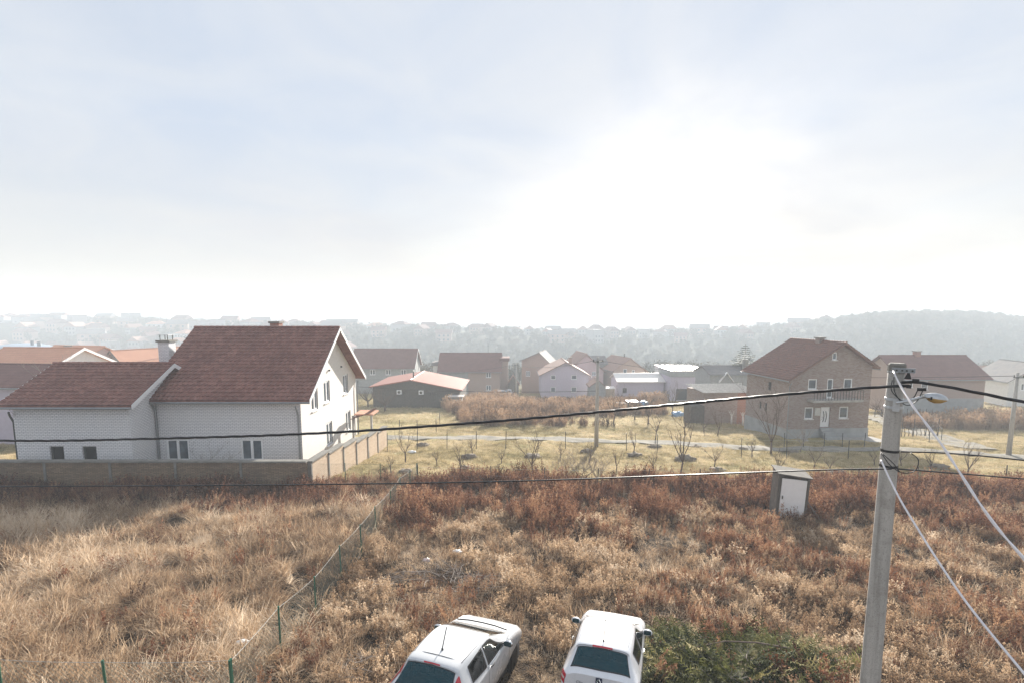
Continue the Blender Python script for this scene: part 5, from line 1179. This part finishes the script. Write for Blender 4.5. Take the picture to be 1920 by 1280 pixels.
x, y = field(9000, 58, 100, 1.05, 3); n1 = vnoise(x,y,.1,5.); emit('far_meadow_grass', 'grass of the meadow beyond the gravel road', x, y, 1.5+1.0*rng.random(len(x)), np.clip(.40+.5*n1,.02,.85), C_MEAD, 4, .1)
# brown scrub beyond the road
def in_scrub(x, y):
    u = CX + F*x/(y*math.cos(PITCH)+(CAMZ+4)*math.sin(PITCH))
    return (u > 845+ (70-y)*1.6) & (u < 1250) & (y > 56) & (y < 96) & ~((u > 1150) & (y < 68)) | ((u > 1690) & (y > 58) & (y < 72))
x = -25 + 110*rng.random(30000); y = 54 + 44*rng.random(30000); ok = in_scrub(x,y); x, y = x[ok][:2600], y[ok][:2600]; n1 = vnoise(x,y,.09,2.); ok = n1 > -.42; x, y, n1 = x[ok], y[ok], n1[ok]
emit('scrub', 'brown leafless scrub covering the ground beyond the road', x, y, (.28+.5*rng.random(len(x)))*(1+.9*n1), np.clip(.45+.7*n1+.3*rng.random(len(x))-.15,.02,.9), C_SCRUB, 4, .15)
for k, (u,v,s) in enumerate([(700,765,1.),(1300,792,.9),(1330,792,.9)]): pass
# heap of cut evergreen branches right of the white car
hp_ = G(1400,1290); hx, hy = hp_.x, hp_.y+.25
N = 640; r_ = np.sqrt(rng.random(N)); a_ = rng.random(N)*6.283; rg_ = 1+.28*np.sin(a_*3+.7)+.18*np.sin(a_*7); x = hx + 1.75*r_*rg_*np.cos(a_) ; y = hy + 1.3*r_*rg_*np.sin(a_); hh = .50*(1-r_**2)**.6*(1+.6*vnoise(x,y,1.1,8.))
z = gz(x,y) + hh*(.35+.65*rng.random(N)); rot = np.stack([rng.normal(0,.35,N), rng.normal(.25,.35,N), a_ + rng.normal(0,.9,N)],1); s = .75+.5*rng.random(N)
heap = empty('branch_heap', (hx,hy,g1(hx,hy))); tag(heap, 'heap of cut green conifer branches on the grass beside the white car', 'branch heap')
ho_ = scatter('foliage', None, np.stack([x-hx,y-hy,z-g1(hx,hy)],1), rot, np.stack([s,s,s],1), rng.integers(0,4,N), np.clip(.38+.28*rng.normal(0,1,N),.02,.95), C_SPRIG); ho_.parent = heap
xx = hx + 1.9*(rng.random(30)*2-1); yy = hy + 1.4*(rng.random(30)*2-1); emit('heap_weeds', 'brown weeds grown through the cut branches', xx, yy, .5+.5*rng.random(30), .2+.5*rng.random(30), C_RUST, 7, .35, None, .12)
lump_core = MB()
def sticks(par, n, rx_, ry_, zmax, L, mat, seed, r0=.012):
    rd = random.Random(seed)
    for k in range(n):
        a = rd.uniform(0,6.28); rr = math.sqrt(rd.random()); p0 = Vector((rx_*rr*math.cos(a), ry_*rr*math.sin(a), 0)); az = rd.uniform(0,6.28); l_ = L*rd.uniform(.4,1.1); d = Vector((math.cos(az), math.sin(az)*.6, rd.uniform(-.1,.35)))
        W = Vector(par.location); q = [p0 + d*l_*t + Vector((rd.uniform(-.04,.04),rd.uniform(-.04,.04),rd.uniform(-.04,.06))) for t in (0,.3,.6,1)]
        for i in range(4): q[i].z = (g1(W.x+q[i].x, W.y+q[i].y)-W.z) + zmax*max(.1,(1-rr*rr))*rd.uniform(.6,1.05) + .15*i*max(0,d.z)
        b_ = MB().tube(q, [r0*1.5,r0*1.2,r0*.9,r0*.3], 5, False)
        for j in range(5):
            i = rd.choice((1,2,3)); e = q[i] + Vector((rd.uniform(-.3,.3),rd.uniform(-.3,.3),rd.uniform(0,.25))); b_.tube([q[i], (q[i]+e)/2+Vector((0,0,.04)), e], [r0*.5,r0*.35,r0*.15], 3, False)
        b_.build('stick', M[mat], par)
sticks(heap, 26, 1.6, 1.2, .62, 1.0, 'bark_pale', 3, .009)
b_ = MB().tube([(-.9,.45,.50),(-.2,.50,.62),(.5,.42,.64),(1.2,.3,.58)], [.008,.014,.018,.022], 6); b_.build('stick', M['bark'], heap)
q = G(815,1105); dp = empty('branch_heap', q); tag(dp, 'tangled heap of dry pruned branches in front of the grey car', 'branch heap'); sticks(dp, 46, 2.0, 1.2, .45, 1.5, 'bark_pale', 8, .011); sticks(dp, 20, 1.6, 1.0, .4, 1.3, 'bark', 9, .012)
q = G(700,1255); dp2 = empty('branch_heap', q); tag(dp2, 'few grey sticks lying in the weeds by the green fence', 'branch heap'); sticks(dp2, 9, .9, .6, .3, .8, 'bark_pale', 18, .008)
# ------------------------------------------------------------------ the far ridge: houses, trees
def far_house(kind, W, Dp, h, rh, wall, roof):
    o = empty('far_house'); MB().box(0,W,0,Dp,-3,h).build('wall', M[wall], o); mb = MB(); e = .5
    if kind == 'hip':
        q = Dp/2; mb.add([(-e,-e,h),(W+e,-e,h),(W+e,Dp+e,h),(-e,Dp+e,h),(q*.8,q,h+rh),(W-q*.8,q,h+rh)], [(0,1,5,4),(1,2,5),(2,3,4,5),(3,0,4),(3,2,1,0)])
    elif kind == 'x': mb.prism([(-e,-e,h),(-e,Dp+e,h),(-e,Dp/2,h+rh)], (W+2*e,0,0))
    elif kind == 'y': mb.prism([(-e,-e,h),(W/2,-e,h+rh),(W+e,-e,h)], (0,Dp+2*e,0))
    else: mb.box(-.3,W+.3,-.3,Dp+.3,h,h+.5)
    mb.build('roof', M[roof], o)
    for fl in range(max(1, int(h/2.9))):
        for k in range(3): MB().box(W*(.17+.28*k),W*(.17+.28*k)+1.2,-.06,-.004,.9+2.8*fl,2.2+2.8*fl).build('window', M['glass'], o)
    return o
PR = []
for (kind,W,Dp,h,rh,wall,roof,lab) in [('hip',12,10,5.5,2.6,'render_grey','roof_brown','far grey house with brown hip roof on the hazy slope'), ('x',11,9,5.8,3.0,'pale_brick','roof_brown','far brick house with broad brown roof on the hazy slope'), ('y',8.5,10,5.8,3.2,'render_grey','roof_pink','far gable fronted house with faded roof on the hazy slope'),
      ('hip',13,10,3.2,2.6,'render_white','tile_orange','far low house with orange hip roof on the hazy slope'), ('flat',9,9,8.5,0,'render_grey','roof_grey','far flat topped grey block on the hazy slope'), ('x',14,9,6.0,3.2,'pale_brick','roof_grey','far long house with grey roof on the hazy slope'), ('y',9.5,10,6.2,3.4,'old_brick','roof_brown','far brown brick gable house on the hazy slope')]:
    o = far_house(kind,W,Dp,h,rh,wall,roof); tag(o, lab, 'house', 'far houses on the opposite slope'); PR.append([o, False])
rd = random.Random(99)
def place_far(k, x, y, rz, s=1., where='slope below the ridge'):
    o, used = PR[k]
    if used: o = copy_tree(o)
    PR[k][1] = True; o['label'] = LAB[k].replace('hazy slope', where); o.location = (x, y, g1(x,y)); o.rotation_euler = (0,0,rz); o.scale = (s,s,s)
LAB = [q[0]['label'] for q in PR]
taken = []
def try_far(x, y, k=None, gap=13, where='slope below the ridge'):
    if any((x-a)**2+(y-b)**2 < gap*gap for a, b in taken): return
    taken.append((x,y)); place_far(rd.randrange(len(PR)) if k is None else k, x, y, rd.uniform(-.6,.6), rd.uniform(.8,1.1), where)
# skyline houses whose place along the ridge shows
for (u, k) in [(12,0),(48,0),(100,1),(185,5),(235,4),(330,1),(420,1),(478,5),(540,0),(600,1),(642,5),(690,3),(735,0),(795,1),(840,0),(880,1),(905,6),(955,0),(985,2),(1020,5),(1082,2),(1110,6),(1142,6),(1172,6),(1195,4),(1222,0),(1250,2),(1290,5),(1335,1),(1378,2),(1395,4),(1420,4),(1472,5),(1505,2),(1530,6),(1560,3),(1605,6),(1672,5)]:
    y = 418 + rd.uniform(-6,10); x = (u-CX)/F*(y*math.cos(PITCH)+5); try_far(x, y, k, 7, 'hazy skyline ridge')
for _ in range(400):
    y = rd.uniform(300,408); u = rd.uniform(-60,640) if rd.random() < .8 else rd.uniform(640,1500)
    if u > 640 and y < 375: continue
    x = (u-CX)/F*(y*math.cos(PITCH)+8)
    if len(taken) > 130: break
    try_far(x, y)
# trees along the ridge
FT = []
for s in range(3):
    c = conifer('far_conifer', 'dark pointed conifer standing up from the hazy ridge', (0,0,0), 11, 2.3, 200+s, 'conifers on the far ridge', 12); FT.append([c, False])
def far_tree(k, u, y, s):
    c, used = FT[k]
    if used: c = copy_tree(c)
    FT[k][1] = True; x = (u-CX)/F*(y*math.cos(PITCH)+5); c.location = (x,y,g1(x,y)); c.scale = (s,s,s*1.0); c.rotation_euler = (0,0,u)
for i, (u,s) in enumerate([(83,1.2),(105,.8),(283,1.2),(290,1.0),(426,1.35),(446,.9),(458,.8),(571,1.1),(700,.9),(757,1.3),(765,1.45),(775,1.3),(790,.9),(797,.9),(817,1.0),(897,1.1),(1075,.7),(1436,.8),(1460,.9)]): far_tree(i % 3, u, 424+(i*7)%9, s)
def leafcloud(seed, n, r, h):
    rd = random.Random(seed); mb = MB(); mb.tube([(0,0,-.5),(0,0,h*.6)], [.16,.06], 5)
    cl = [Vector((rd.uniform(-.6,.6)*r, rd.uniform(-.6,.6)*r, h*rd.uniform(.4,.9))) for _ in range(7)]
    for k in range(n):
        c = rd.choice(cl); d = Vector((rd.gauss(0,1),rd.gauss(0,1),rd.gauss(0,.8))).normalized()*r*.5*rd.random()**.4; p = c+d; u = Vector((rd.uniform(-1,1),rd.uniform(-1,1),rd.uniform(-1,1))).normalized(); v = u.orthogonal(); z = rd.uniform(.15,.45)
        mb.add([p-u*z, p+v*z*.6, p+u*z], [(0,1,2)])
    return mb
M['wood_far'] = leafy('far_wood', [(0,(.03,.035,.02)), (.5,(.07,.065,.04)), (1,(.13,.11,.07))], .2)
C_FAR = collection('farwood', [unlinked('a%d' % i, leafcloud(i, 420, 2.6, 6.5), M['wood_far']) for i in range(4)])
X, Y = [], []
def addw(n, fn):
    for _ in range(n): a, b = fn(); X.append(a); Y.append(b)
addw(2600, lambda: (318+rd.gauss(0,85), 335+rd.gauss(0,45)))
addw(2600, lambda: (lambda y: (rd.uniform(-.95,.8)*y, y))(rd.uniform(285,432)))
addw(800, lambda: (lambda y: (rd.uniform(-.95,.75)*y, y))(rd.uniform(412,440)))
addw(700, lambda: (lambda y: (rd.uniform(-.98,.98)*y, y))(rd.uniform(135,285)))
X, Y = np.array(X), np.array(Y); ok = (Y > 128) & (X > -470) & (X < 520)
for a, b in taken: ok &= (np.hypot(X-a-4, Y-b+4) > 8.0)
X, Y = X[ok], Y[ok]
emit('far_woodland', 'hazy mass of trees and shrubs on the valley side and far hill', X, Y, .55+.6*rng.random(len(X)), np.clip(.4+.25*rng.normal(0,1,len(X)),.02,.9), C_FAR, 4, .06)

# ------------------------------------------------------------------ the hazy air of the valley: one closed box
hx0, hx1, hy0, hy1 = -5200, 5200, -40, 3900
hb_ = MB().box(hx0, hx1, hy0, hy1, -40, 21).build('haze', None); tag(hb_, 'pale smoky haze filling the valley', None, None, 'stuff')
m = bpy.data.materials.new('haze'); m.use_nodes = True; n, l = nodes_of(m); n.remove(n['Principled BSDF'])
pvn = n.new('ShaderNodeVolumePrincipled'); pvn.inputs['Color'].default_value = (.84,.92,1.0,1); pvn.inputs['Density'].default_value = .0015; pvn.inputs['Anisotropy'].default_value = .0
l.new(pvn.outputs[0], n['Material Output'].inputs['Volume']); hb_.data.materials.append(m)
